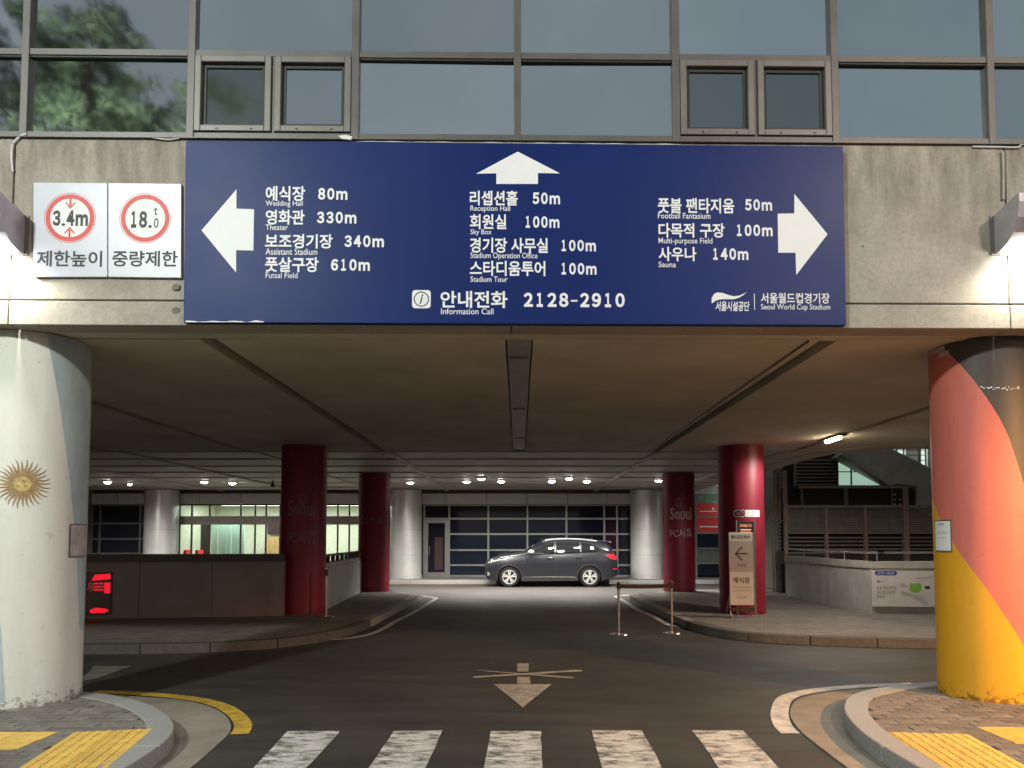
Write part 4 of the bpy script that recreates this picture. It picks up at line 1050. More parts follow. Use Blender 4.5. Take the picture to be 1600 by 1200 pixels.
# right-hand part of the back wall with the coloured banners
cl3 = [X(p, YB) for p in (1033, 1087, 1126, 1190, 1208, 1216)]
rw3 = [zb0+.05]+[Zp(v, YB) for v in (900, 880, 857, 833, 808, 785)]+[zf0+.4]
def pn(i, j):
    if j >= 6: return 'e_greenp'
    if j in (4, 5): return None
    return 'greypane' if j == 2 else 'darkglass'
M['e_greenp'] = mat('green_glass_panel', (.20, .30, .21), .25); M['greypane'] = mat('grey_pane', (.12, .13, .125), .2)
bw = storefront('banner_window_wall', 'glazed wall with coloured banner films behind the right red columns', cl3[0], cl3[-1], cl3, rw3, zb0, zf0+.4, panes=pn)
for a, b, m in ((0, 3, 'bannerred'), (3, 5, 'bannerblue')):
    for j in (4, 5):
        make('banner_film', MB().box(cl3[a]+.03, cl3[b]-.03, YB-.02, YB+.015, rw3[j]+.035, rw3[j+1]-.035), m, bw)
for py_, x0, x1, hh in ((799, 1093, 1120, 1.2), (823, 1093, 1121, 1.8)):
    make('print_line', MB().box(X(x0, YB), X(x1, YB), YB-.023, YB-.021, Zp(py_+hh/2, YB), Zp(py_-hh/2, YB)), 'white', bw)
make('print_mark', MB().box(X(1113, YB), X(1116, YB), YB-.023, YB-.021, Zp(797, YB), Zp(793, YB)), 'white', bw)
single('wall_lintel', MB().box(cl3[0], cl3[-1]+.2, YB-.1, YB+.1, zf0+.41, ZC+.2), 'rib', 'pale lintel above the coloured banners', 'lintel')
lamp('banner_light', 'AREA', (9.0, 28.2, 3.3), 14, (.85, 1, .85), None, .6, (9.0, 29.6, 1.8))

# ================================================================== LOW WALLS, LEFT
w0, w1 = G(120, 967, ZP), G(441, 962.5, ZP)
dx, dy = w1[0]-w0[0], w1[1]-w0[1]
w0 = (w0[0]-dx*2.2, w0[1]-dy*2.2); w1 = (w1[0]+dx*.004, w1[1]+dy*.004)
ang = math.atan2(dy, dx); Lw = math.hypot(w1[0]-w0[0], w1[1]-w0[1])
WFm = Matrix.Translation((w0[0], w0[1], 0)) @ Matrix.Rotation(math.atan2(w1[1]-w0[1], w1[0]-w0[0]), 4, 'Z')
zw = Zp(880, 14.3)
lw = thing('low_wall', 'long brownish low wall with a dark coping under the slab at left', 'wall', (0, 0, ZP), WFm)
nP = 9
for k in range(nP):
    a, b = Lw*k/nP, Lw*(k+1)/nP
    make('wall_panel', MB().box(a+.004, b-.004, 0, .28, ZP-.05, zw), 'parapet', lw, bevel=.004)
make('coping', MB().box(0, Lw, -.04, .32, zw+.03, zw+.17), 'copingdark', lw, bevel=.01)
make('coping_strip', MB().box(0, Lw, -.01, .30, zw+.002, zw+.028), 'parapet', lw)
rwl = thing('low_wall', 'pale concrete low wall running back between the two left crimson columns', 'wall', (-4.4, 19, ZP))
pa, pb = (-4.13, 15.8), (X(567, 21.5), 21.5)
def wall_run(par, pts, th_, z0, z1, m, name='wall_panel', proud=0):
    for (x0, y0), (x1, y1) in zip(pts, pts[1:]):
        t = Vector((x1-x0, y1-y0)).normalized(); n_ = Vector((-t.y, t.x))
        p = [Vector((x0, y0))-n_*proud+t*.003, Vector((x1, y1))-n_*proud-t*.003]; q_ = [p[1]+n_*(th_+2*proud), p[0]+n_*(th_+2*proud)]
        make(name, MB().prism([tuple(v) for v in p+q_], z0, z1), m, par, bevel=.004)
mid1 = tuple((Vector(pa)*2+Vector(pb))/3); mid2 = tuple((Vector(pa)+Vector(pb)*2)/3)
wall_run(rwl, [pb, mid2, mid1, pa], -.25, ZP-.03, 1.02, 'parapet_lt'); wall_run(rwl, [pb, mid2, mid1, pa], -.25, 1.023, 1.12, 'coping', 'coping', .02)
rl = thing('railing', 'dark railing on top of the pale low wall between the left crimson columns', 'railing', (-4.4, 19, 1.12))
ra_, rb_ = Vector((pa[0]-.12, pa[1], 1.12)), Vector((pb[0]-.12, pb[1], 1.12))
make('rail', MB().tube([ra_+Vector((0, 0, .16)), rb_+Vector((0, 0, .16))], .03), 'copingdark', rl)
for k in range(9):
    p = ra_.lerp(rb_, (k+.5)/9); make('post', MB().box(p.x-.04, p.x+.04, p.y-.04, p.y+.04, 1.122, 1.26), 'copingdark', rl)

# glowing red shapes on the low wall, put in for a red sign's reflection
lp0 = WFm.inverted() @ Vector((*G(136, 966, ZP), 0)); 
def LW(px, py):
    o = WFm.inverted() @ Vector((0, 0, H)); d = WFm.inverted().to_3x3() @ ray(px, py); t = (-.05-o.y)/d.y; p = o+d*t; return (p.x, p.z)
refl = thing('red_reflection', 'dark display board with glowing red letters on the low wall beside the white column', 'display', (LW(150, 960)[0], -.03, LW(150, 960)[1]), WFm)
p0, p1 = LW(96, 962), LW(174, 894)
make('board', MB().box(p0[0], p1[0], -.05, -.002, p0[1], p1[1]), mat('board_brown', (.10, .06, .055), .35), refl, bevel=.006)
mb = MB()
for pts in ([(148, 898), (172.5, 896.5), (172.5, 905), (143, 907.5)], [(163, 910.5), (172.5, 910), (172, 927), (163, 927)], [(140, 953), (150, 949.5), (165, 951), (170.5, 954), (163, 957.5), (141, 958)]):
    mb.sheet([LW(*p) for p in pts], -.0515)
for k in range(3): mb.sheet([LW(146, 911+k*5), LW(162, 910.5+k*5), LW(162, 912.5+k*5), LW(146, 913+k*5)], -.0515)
make('red_bar', mb, 'e_red', refl)
mb = MB(); a, b = LW(136, 925), LW(162, 910); text_flat(mb, '투어', a[0], b[0], a[1], b[1], -.053, .01); make('lettering', mb, 'e_red_dim', refl)

# ================================================================== RIGHT: PARAPET, LOUVRE SCREEN, STAIR
pr = thing('low_wall', 'pale grey concrete low wall turning the corner at right, with stone coping', 'wall', (7.15, 15.1, ZP))
pts = [G(1228, 929, ZP), G(1262, 938, ZP), G(1299, 947, ZP), G(1335, 954.5, ZP), G(1362, 959.5, ZP)]
pts = [tuple(p) for p in smooth_line(pts, 3)]; cor = pts[-1]
pts2 = [cor, (8.6, cor[1]+.03), (10.1, cor[1]+.06), (12.5, cor[1]+.1)]
for rn, nm in ((pts, 'a'), (pts2, 'b')):
    wall_run(pr, rn, .3, ZP-.03, 1.05, 'parapet_lt' if nm == 'a' else 'coping'); wall_run(pr, rn, .3, 1.052, 1.19, 'coping', 'coping', .025)
hr = thing('handrail', 'bright steel tube handrail above the right low wall', 'handrail', (cor[0], cor[1], 1.2))
hp = [(x+.16, y+.05, 1.37) for x, y in pts]
hp2 = [(cor[0]+.35, cor[1]+.15, 1.37)]+[(x, y+.15, 1.37) for x, y in pts2[1:]]
make('tube', MB().tube(hp, .032, 10), 'steel', hr, smooth=True); make('tube', MB().tube(hp2, .026, 10), 'steel', hr, smooth=True)
for p in hp[2::5]+hp2[1:]: make('bracket', MB().tube([(p[0], p[1], 1.19), (p[0], p[1], 1.345)], .014, 6), 'steel', hr)
# map board on the wall
def WX(px, py, y): x, z = D(px, py, y); return (x, z)
yy = cor[1]-.03
mp_ = thing('map_board', 'white direction board with a green map on the right low wall', 'sign', (*WX(1413, 948, yy)[:1], yy, WX(1413, 948, yy)[1]))
make('board', MB().slab([WX(1363.5, 891, yy), WX(1468, 892.5, yy), WX(1468, 948.5, yy), WX(1364, 947.5, yy)], yy-.02, yy+.025), mat('map_white', (.66, .60, .57), .45, var=.05), mp_, bevel=.003)
ty = yy-.0212
def wl(par, s, x0, y0, x1, y1, m, bold=.015, y=None, name='lettering'):
    y = ty if y is None else y; a = WX(x0, y1, y); b = WX(x1, y0, y); mb = MB(); text_flat(mb, s, a[0], b[0], a[1], b[1], y, bold); return make(name, mb, m, par)
a = WX(1384, 895.5, ty); u2 = WX(1385, 895.5, ty)[0]-a[0]
pl = make('header_pill', MB().sheet([(a[0]-18*u2, a[1]), (a[0]-14*u2, a[1]+3.6*u2)]+[(a[0]+14*u2+3.6*u2*math.sin(R(k*20)), a[1]+3.6*u2*math.cos(R(k*20))) for k in range(10)]+[(a[0]-14*u2, a[1]-3.6*u2)], ty), 'navy', mp_)
wl(mp_, '경기장 시설안내', 1371, 892.8, 1397, 898, 'white', 0, ty-.001)
mb = MB(); c = WX(1370, 908.5, ty)
mb.sheet([(c[0], c[1]), (c[0]+3.4*u2, c[1]+3.4*u2), (c[0]+3.9*u2, c[1]+2.6*u2), (c[0]+1.6*u2, c[1])], ty).sheet([(c[0], c[1]), (c[0]+3.4*u2, c[1]-3.4*u2), (c[0]+3.9*u2, c[1]-2.6*u2), (c[0]+1.6*u2, c[1])], ty).sheet([(c[0]+1.2*u2, c[1]+.5*u2), (c[0]+8.5*u2, c[1]+.4*u2), (c[0]+8.5*u2, c[1]-.4*u2), (c[0]+1.2*u2, c[1]-.5*u2)], ty-.0004)
make('arrow', mb, 'black', mp_)
for s, x1, y0 in (('보조 풋살경기장', 1401, 916), ('월드컵경기장역', 1398, 923), ('영화관', 1383, 930)): wl(mp_, s, 1370, y0, x1, y0+5, 'black', 0)
g_ = lambda pts, m, nm: make(nm, MB().sheet([WX(*p, ty) for p in pts], ty), m, mp_)
g_([(1421, 913), (1424, 911), (1430, 912), (1437, 911), (1440, 914), (1440, 921), (1436, 926), (1426, 926), (1421, 922)], 'mapgreen', 'map_patch'); g_([(1407, 912), (1411, 911), (1418, 915), (1417, 918), (1407, 917)], 'mapgrey', 'map_patch')
g_([(1407, 923), (1440, 932), (1452, 944), (1446, 945), (1430, 936), (1408, 928)], 'mapgrey', 'map_patch'); g_([(1445, 916), (1451, 915.5), (1454, 918.5), (1451, 921), (1445, 920)], 'black', 'map_patch'); g_([(1430, 903), (1452, 901), (1458, 899), (1459, 901), (1452, 904), (1431, 905)], 'mapgrey', 'map_patch')

# louvre screen
YS = 21.0
ls = thing('louvre_screen', 'brown steel screen of horizontal louvres between posts behind the right low wall', 'louvre screen', (X(1320, YS), YS, .1))
def px_box(mb, x0, x1, y0, y1, yd, t): return mb.box(X(x0, yd), X(x1, yd), yd, yd+t, Zp(y1, yd), Zp(y0, yd))
for x0, x1, y0 in ((1226, 1231, 735), (1289.5, 1294, 792), (1350.5, 1355.5, 792), (1412, 1420.5, 760), (1466, 1470, 790)):
    make('post', px_box(MB(), x0, x1, y0, 960, YS-.06, .12), 'brownmetal', ls)
for x0, x1, yc_, h_ in ((1231, 1480, 791.5, 4.5), (1250, 1420, 761, 3.5)): make('rail', px_box(MB(), x0, x1, yc_-h_/2, yc_+h_/2, YS-.05, .1), 'brownmetal', ls)
for a, b in ((1231, 1289.5), (1294, 1350.5), (1355.5, 1412), (1420.5, 1466)):
    mb = MB(); z = Zp(834, YS)
    while z < Zp(795, YS)-.02:
        x0, x1 = X(a, YS), X(b, YS)
        mb.add([(x0, YS-.03, z), (x1, YS-.03, z), (x1, YS+.03, z+.045), (x0, YS+.03, z+.045), (x0, YS-.03, z+.008), (x1, YS-.03, z+.008), (x1, YS+.03, z+.053), (x0, YS+.03, z+.053)],
               [(3,2,1,0),(4,5,6,7),(0,1,5,4),(1,2,6,5),(2,3,7,6),(3,0,4,7)]); z += .066
    make('louvre_slats', mb, 'louvre', ls, kind='stuff')
    for v in (840, 846, 852, 858, 864): make('rail', MB().box(X(a, YS), X(b, YS), YS-.03, YS+.02, Zp(v+1, YS), Zp(v-1, YS)), 'brownmetal', ls)
for a, b in ((1253, 1256), (1319.5, 1326), (1394, 1396.5)): make('post', px_box(MB(), a, b, 762, 789.5, YS-.04, .1), 'sash', ls)
for a, b in ((1256, 1319.5), (1326, 1394), (1397, 1412)): make('dark_panel', px_box(MB(), a, b, 762.5, 789, YS+.03, .02), 'void', ls)
for cx_, cy_ in ((1399, 772.5), (1399, 780.5), (1399, 788), (1407, 780.5), (1407, 788)):
    x, z = X(cx_, YS), Zp(cy_, YS); make('bolt', MB().tube([(x, YS+.02, z), (x, YS+.0, z)], .022, 8), 'white', ls)
make('ground_plinth', MB().box(X(1215, YS), X(1490, YS), YS+.06, YS+.16, 0, Zp(862, YS)), 'copingdark', ls)
make('backing', MB().box(X(1231, YS), X(1490, YS), YS+.5, YS+.56, 0, Zp(761, YS)), 'void', ls)
# upper louvres and the lit triangular window under the stair
YU = 22.2
ul = thing('upper_louvres', 'brown horizontal louvres above the screen, left of the triangular window', 'louvres', (X(1275, YU), YU, Zp(758, YU)))
z = Zp(758, YU)
while z < Zp(716, YU):
    a = 1244; 
    make('louvre', MB().box(X(a, YU), X(1308, YU), YU-.05, YU+.03, z, z+.035), 'louvre', ul); z += .105
make('backing', MB().box(X(1226, YU), X(1309, YU), YU+.06, YU+.1, Zp(775, YU), Zp(705, YU)), 'blackmetal', ul)
make('post', MB().box(X(1241, YU), X(1244, YU), YU-.08, YU+.04, Zp(760, YU), Zp(705, YU)), 'brownmetal', ul)
make('junction_box', MB().box(X(1242, YU), X(1250, YU), YU-.3, YU-.1, Zp(768, YU), Zp(765.5, YU)), 'alu', ul)
tw = thing('triangular_window', 'pale green lit triangular window under the stair', 'window', (X(1335, YU), YU, Zp(758, YU)))
make('pane', MB().slab([WX(1310, 718, YU), WX(1379, 758, YU), WX(1310, 758, YU)], YU, YU+.02), 'e_green', tw)
make('frame', MB().box(X(1308.5, YU), X(1311, YU), YU-.04, YU+.04, Zp(758, YU), Zp(716, YU)).box(X(1330, YU), X(1332, YU), YU-.04, YU-.002, Zp(758, YU), Zp(731, YU)).box(X(1311, YU), X(1344, YU), YU-.03, YU-.004, Zp(738, YU), Zp(736.5, YU)), 'sash', tw)
st = thing('stair_flight', 'underside of a concrete stair flight sloping down to the right behind the tricolour column', 'stairs', (X(1420, 21.8), 21.8, 2))
make('soffit', MB().slab([WX(1308, 714, 21.8), WX(1340, 690, 21.8), WX(1378, 701, 21.8), WX(1500, 762, 21.8), WX(1500, 830, 21.8), WX(1421, 796, 21.8), WX(1421, 762, 21.8), WX(1386, 757, 21.8)], 21.4, 24.5), 'stairconc', st, bevel=.02)
make('stringer', MB().slab([WX(1310, 711, 21.3), WX(1316, 707, 21.3), WX(1398, 757, 21.3), WX(1385, 759, 21.3)], 21.15, 21.39), 'rib', st)
wv = thing('upper_window', 'lit upper window behind the stair at right', 'window', (X(1410, 24.6), 24.6, Zp(740, 24.6)))
make('pane', MB().slab([WX(1376, 695, 24.6), WX(1415, 695, 24.6), WX(1415, 730, 24.6), WX(1376, 706, 24.6)], 24.6, 24.62), 'e_pale', wv)
make('pane', MB().slab([WX(1440, 695, 24.6), WX(1449, 695, 24.6), WX(1449, 745, 24.6), WX(1440, 740, 24.6)], 24.6, 24.62), 'e_pale', wv)
for x in (1385, 1394, 1404, 1415, 1439, 1449.5): make('mullion', MB().box(X(x, 24.5), X(x+1.2, 24.5), 24.5, 24.58, Zp(750, 24.5), Zp(690, 24.5)), 'brownmetal', wv)
for v in (703, 711, 719, 727, 735): make('transom', MB().box(X(1376, 24.5), X(1450, 24.5), 24.52, 24.57, Zp(v+.5, 24.5), Zp(v-.5, 24.5)), 'brownmetal', wv)
struct('rear_wall', MB().box(8.2, 17, 25.0, 25.2, 0, 9), 'stairconc')
# ribbed pier and perforated post left of the screen
YR = 21.6
rp = thing('ribbed_pier', 'dark pier of stacked horizontal ribs at the end of the right low wall', 'pier', (X(1222, YR), YR, .1))
make('core', MB().box(X(1217, YR), X(1226, YR), YR, YR+.15, .05, Zp(733, YR)), 'blackmetal', rp)
z = .2; mb = MB()
while z < Zp(735, YR): mb.box(X(1215.5, YR), X(1227, YR), YR-.09, YR-.002, z, z+.05); z += .105
make('ribs', mb, 'louvre', rp, kind='stuff')
pp2 = thing('perforated_post', 'pale slotted metal post beside the ribbed pier', 'post', (X(1211, YR), YR-.3, .1))
yq = YR-.3
for a, b in ((1206, 1208), (1211, 1212.6), (1216, 1217.5)): make('upright', px_box(MB(), a, b, 812, 928, yq, .04), 'alu', pp2)
mb = MB(); z = Zp(928, yq)
while z < Zp(815, yq): mb.box(X(1206, yq), X(1217.5, yq), yq+.01, yq+.03, z, z+.03); z += .075
make('slots', mb, 'alu', pp2, kind='stuff'); make('cap', px_box(MB(), 1204, 1226, 812, 815, yq-.02, .1), 'alu', pp2)
make('backing', px_box(MB(), 1209, 1217, 735, 812, yq+.2, .03), 'louvre', pp2)
for a in (1213, 1219): make('conduit', MB().tube([(X(a, YR-.15), YR-.15, Zp(812, YR)), (X(a, YR-.15), YR-.15, Zp(734, YR))], .03, 8), 'brownmetal', pp2)

# ================================================================== SIGN STAND, STANCHIONS
ysn = 14.35
sg = thing('sign_stand', 'tall beige sign stand with a left arrow in front of the bright crimson column', 'sign stand', (X(1159, ysn), ysn, ZP))
make('panel', MB().slab([WX(1138.5, 832, ysn), WX(1175.5, 831.5, ysn), WX(1178.5, 945.5, ysn), WX(1141, 945.5, ysn)], ysn, ysn+.03), 'beige', sg, bevel=.004)
ty = ysn-.0015
make('arrow_field', MB().sheet([WX(1139, 845.5, ty), WX(1176, 845.5, ty), WX(1177.2, 893, ty), WX(1139.8, 893, ty)], ty), 'taupe', sg)
wl(sg, '월드컵컨벤션', 1142, 836, 1172, 841.5, 'black', .02, ty)
mb = MB(); t3 = ty-.0015
for pts_ in ([(1148, 865), (1151, 865), (1160.5, 874.5), (1158.5, 876)], [(1148, 865), (1151, 865), (1160.5, 855.5), (1158.5, 854)], [(1150, 863.9), (1168, 863.9), (1168, 866.1), (1150, 866.1)]): mb.sheet([WX(*p, t3) for p in pts_], t3)
make('arrow', mb, mat('print_brown', (.10, .04, .03), .5), sg)
wl(sg, '주차장', 1150.5, 880.5, 1165.5, 886, MATS['print_brown'], 0, t3); wl(sg, '예식장', 1145.5, 901.5, 1171.5, 911.5, MATS['print_brown'], .015, ty)
for y0, m in ((917, 'taupe'), (922, 'taupe')): make('print_line', MB().sheet([WX(1146, y0, ty), WX(1173, y0, ty), WX(1173, y0+1.5, ty), WX(1146, y0+1.5, ty)], ty), m, sg)
make('print_line', MB().sheet([WX(1151, 932, ty), WX(1167, 932, ty), WX(1167, 934.5, ty), WX(1151, 934.5, ty)], ty), 'mapgrey', sg)
for x0, s_ in ((1140.5, -1), (1177.5, 1)):
    bx = X(x0, ysn); make('leg', MB().tube([(bx, ysn+.035, Zp(832, ysn)), (bx+s_*.01, ysn+.04, ZP+.16), (bx+s_*.02, ysn-.12, ZP+.01)], .012, 8), 'steel', sg)
    make('leg', MB().tube([(bx+s_*.005, ysn+.04, ZP+.5), (bx+s_*.02, ysn+.30, ZP+.01)], .012, 8), 'steel', sg)
make('base_bar', MB().box(X(1141, ysn), X(1178, ysn), ysn+.005, ysn+.04, ZP+.13, ZP+.19), 'poster' if 'poster' in M else MATS['poster_maroon'], sg)
ys2 = 14.72
s2 = thing('sign_stand', 'small dark notice stand with red letters behind the beige stand', 'sign stand', (X(1163, ys2), ys2, ZP))
make('panel', MB().slab([WX(1150.5, 815, ys2), WX(1178, 815, ys2), WX(1178.5, 838, ys2), WX(1151, 838, ys2)], ys2-.02, ys2), 'blackmetal', s2)
wl(s2, '초대합니다', 1156, 819, 1174.5, 823.5, 'e_text', 0, ys2-.022)
for y0 in (827, 831): make('print_line', MB().sheet([WX(1157, y0, ys2-.022), WX(1173.5, y0, ys2-.022), WX(1173.5, y0+1.6, ys2-.022), WX(1157, y0+1.6, ys2-.022)], ys2-.022), 'e_text', s2)
for x0 in (1150.5, 1178.5): make('leg', MB().tube([(X(x0, ys2), ys2-.01, ZP), (X(x0, ys2), ys2-.01, Zp(813, ys2))], .013, 8), 'steel', s2)

def stanchion(x, y, z, h, lab):
    t = thing('belt_post', lab, 'stanchion', (x, y, z), group='belt barrier posts')
    make('post', MB().tube([(x, y, z+.02), (x, y, z+h-.12)], .024, 12), 'steel', t, smooth=True)
    make('head', MB().cyl(x, y, .034, z+h-.12, z+h-.005, 16), 'blackmetal', t, smooth=True); make('cap', MB().cyl(x, y, .026, z+h-.005, z+h+.008, 16), 'steel', t)
    make('base', MB().cyl(x, y, .16, z+.002, z+.014, 32, r1=.15).cyl(x, y, .15, z+.014, z+.03, 32, r1=.03), 'steel', t, smooth=True, angle=30)
    return t
gx, gy = G(967, 991.5); gx2, gy2 = G(1050, 989.5)
stanchion(gx, gy, 0, .90, 'left of the two belt barrier posts on the road'); stanchion(gx2, gy2, 0, .90, 'right of the two belt barrier posts on the road')
n = 8; mb = MB(); 
for k in range(n+1):
    f = k/n; x = gx+(gx2-gx)*f; y = gy+(gy2-gy)*f-.036; s_ = -.012*math.sin(pi*f); mb.v += [(x, y, .80+s_), (x, y, .862+s_), (x, y+.003, .80+s_), (x, y+.003, .862+s_)]
for k in range(n): a = 4*k; mb.f += [(a, a+4, a+5, a+1), (a+2, a+3, a+7, a+6), (a+1, a+5, a+7, a+3), (a, a+2, a+6, a+4)]
single('barrier_belt', mb, 'beltred', 'dark belt stretched between the two barrier posts on the road', 'belt')
sx, sy = X(511.5, 14.55), 14.55
stanchion(sx, sy, ZP, .92, 'dark belt barrier post standing beside the nearer left crimson column')

LD = 7.0
# ================================================================== CEILING LIGHTS
def downlight(px, py, lab, energy, r=.11, extra=False):
    # distance from how high it hangs
    d = ray(px, py); t = (ZC-.03-H)/d.z; x, y = d.x*t, d.y*t
    o = thing('downlight', lab, 'ceiling light', (x, y, ZC-.03), group='round ceiling lights over the back lane')
    make('housing', MB().cyl(x, y, r+.035, ZC-.045, ZC+.03, 24), 'whitepanel', o, smooth=True)
    make('lens', MB().cyl(x, y, r*.5, ZC-.088, ZC-.07, 24, r1=r*.85).cyl(x, y, r*.85, ZC-.0699, ZC-.047, 24, r1=r+.01), 'e_down', o)
    if energy: lamp('downlight_light', 'SPOT', (x, y, ZC-.09), energy, (1, .95, .87), o, .12, (x, y+.7, 0), 150, .95)
for k, (px, py, e, d_) in enumerate([(168, 753, 230, 'leftmost ceiling light, over the far left windows'), (203, 756, 0, 'dim ceiling light left of the left silver column'), (319, 752.5, 230, 'bright ceiling light over the lobby'),
        (363, 754.5, 60, 'small ceiling light right of the bright one over the lobby'), (641, 753.5, 130, 'ceiling light beside the silver column left of the car'), (729, 752, 130, 'left one of three ceiling lights left above the car'),
        (752, 747.5, 150, 'middle one of three ceiling lights left above the car'), (783, 751.5, 150, 'right one of three ceiling lights left above the car'), (862, 751.5, 130, 'left one of three ceiling lights over the car roof'),
        (889, 747, 150, 'middle one of three ceiling lights over the car roof'), (917, 751.5, 130, 'right one of three ceiling lights over the car roof'), (1029, 750.5, 240, 'ceiling light beside the farther right crimson column')]):
    downlight(px, py, d_, e*LD, .10 if e else .06)
d = ray(1300, 687); t = (ZC-.05-H)/d.z; x, y = d.x*t, d.y*t
cl_ = thing('tube_light', 'short lit ceiling light in the right channel before the tricolour column', 'ceiling light', (x, y, ZC))
make('housing', MB().box(x-.07, x+.07, y-.5, y+.5, ZC-.04, ZC+.02), 'alu', cl_); make('tube', MB().tube([(x, y-.35, ZC-.06), (x, y+.25, ZC-.06)], .03, 10), 'e_warm', cl_)
lamp('tube_light_light', 'SPOT', (x, y, ZC-.16), 300, (1, .94, .84), cl_, .1, (x, y, 0), 176, .25)
single('camera_dome', MB().cyl(X(425, 24.5), 24.5, .07, ZC-.2, ZC-.06, 16, r1=.05).cyl(X(425, 24.5), 24.5, .03, ZC-.06, ZC+.02, 10), 'blackmetal', 'small dome camera under the ceiling panels over the lobby', 'camera')
# ================================================================== PARKED CAR
x0c, yc_ = X(757, 25.4)*1.0, 25.4+.93
def tab(pts):
    def f(v):
        if v <= pts[0][0]: return pts[0][1]
        for (a, b), (c, d) in zip(pts, pts[1:]):
            if v <= c: return b+(d-b)*(v-a)/(c-a)
        return pts[-1][1]
    return f
CL = 4.62
sm = lambda p: [tuple(q_) for q_ in smooth_line(p, 6)]
ztop_ = tab(sm([(0, .62), (.02, .80), (.10, .93), (.38, 1.04), (.71, 1.11), (1.17, 1.17), (1.42, 1.25), (1.70, 1.44), (1.96, 1.58), (2.23, 1.655), (2.69, 1.69), (3.35, 1.675), (3.84, 1.62), (4.18, 1.57), (4.30, 1.50), (4.40, 1.36), (4.48, 1.22), (4.58, 1.05), (4.62, .80)]))
zbelt = tab([(0, .58), (.1, .86), (.5, .98), (1.2, 1.08), (1.7, 1.14), (2.5, 1.17), (3.4, 1.20), (4.0, 1.23), (4.3, 1.18), (4.55, 1.0), (4.62, .75)])
halfw = tab(sm([(0, .60), (.08, .74), (.25, .84), (.6, .92), (1.1, .94), (2.2, .945), (3.4, .94), (4.1, .92), (4.4, .85), (4.56, .74), (4.62, .64)]))
WX_ = (.855, 3.615); WR = .345
def zbot(x):
    b = tab([(0, .40), (.12, .24), (.5, .20), (4.0, .22), (4.35, .30), (4.62, .42)])(x)
    for w in WX_:
        d_ = abs(x-w)
        if d_ < .41: b = max(b, .345+math.sqrt(.41**2-d_**2)*1.0-.02)
    return b
def ysurf(x, z):
    zb, ztp, w = zbelt(x), ztop_(x), halfw(x); zb = min(zb, ztp-.02)
    if z <= zb:
        f = max(0, min(1, (z-.2)/(zb-.2))); y = w*(.93+.07*math.sin(min(1, f*1.25)*pi/2))-.075*max(0, (f-.66)/.34)**1.6
        return y-.012*math.exp(-((f-.28)/.12)**2)
    s_ = min(1, (z-zb)/(ztp-zb)); g_ = s_**(1/.62)
    cab = max(0, min(1, (x-1.2)/.5)); lean = .20*cab*min(1, (ztp-zb)/.45)
    return (w-.035)*(max(0, 1-g_**2))**.34*(1-lean*s_)
stn = sorted(set([round(CL*k/110, 4) for k in range(111)]+[.005, .015, .03, CL-.005, CL-.015, CL-.03]+[w+sg_*.41 for w in WX_ for sg_ in (-1, 1)]+[w+sg_*.402 for w in WX_ for sg_ in (-1, 1)]))
NL, NU = 12, 14
car = thing('parked_car', 'dark grey SUV parked side-on facing left in front of the dark windows', 'car', (x0c+CL/2, yc_, 0))
def carv(x, y, z): return (x0c+x, yc_+y, z)
mb = MB(); rings = []
for x in stn:
    zb0_, zbl, ztp = zbot(x), min(zbelt(x), ztop_(x)-.02), ztop_(x); prof = []
    zb0_ = min(zb0_, zbl-.05)
    for k in range(NL): prof.append(zb0_+(zbl-zb0_)*k/NL)
    for k in range(NU+1):
        s_ = math.sin(k/NU*pi/2); prof.append(zbl+(ztp-zbl)*s_**.8)
    rr_ = [(x, -ysurf(x, z), z) for z in prof]
    rings.append([(x, -ysurf(x, zb0_)+.12, zb0_)]+rr_[:-1]+[(x, 0, ztp)]+[(a, -b, c_) for a, b, c_ in rr_[:-1][::-1]]+[(x, ysurf(x, zb0_)-.12, zb0_)])
nr = len(rings[0])
for r_ in rings: mb.v += [carv(*p) for p in r_]
for i in range(len(rings)-1):
    for k in range(nr-1): mb.f.append((i*nr+k, (i+1)*nr+k, (i+1)*nr+k+1, i*nr+k+1))
mb.f.append(tuple(range(nr))); mb.f.append(tuple((len(rings)-1)*nr+k for k in range(nr))[::-1])
body = make('body', mb, 'carpaint', car, smooth=True, angle=35)
make('underbody', MB().box(x0c+.3, x0c+4.3, yc_-.62, yc_+.62, .2, .5).box(x0c+WX_[0]-.5, x0c+WX_[1]+.5, yc_-.76, yc_+.76, .32, .72), 'cladding', car)
def patch(name, lo, hi, xa_, xb_, m, par, off=.006, nx=16, nz=4, side=-1, **k):
    mb = MB()
    for j in range(nz+1):
        for i in range(nx+1):
            x = xa_+(xb_-xa_)*i/nx; z = lo(x)+(hi(x)-lo(x))*j/nz; mb.v.append(carv(x, side*(ysurf(x, z)+off), z))
    w = nx+1
    for j in range(nz):
        for i in range(nx):
            f = (j*w+i, j*w+i+1, (j+1)*w+i+1, (j+1)*w+i); mb.f.append(f if side < 0 else f[::-1])
    return make(name, mb, m, par, smooth=True, **k)
wlo = tab([(1.55, 1.165), (2.5, 1.185), (3.4, 1.215), (4.02, 1.255)])
whi = tab([(1.55, 1.17), (1.72, 1.275), (1.95, 1.40), (2.2, 1.49), (2.45, 1.53), (2.9, 1.545), (3.3, 1.535), (3.6, 1.48), (3.85, 1.39), (4.03, 1.26)])
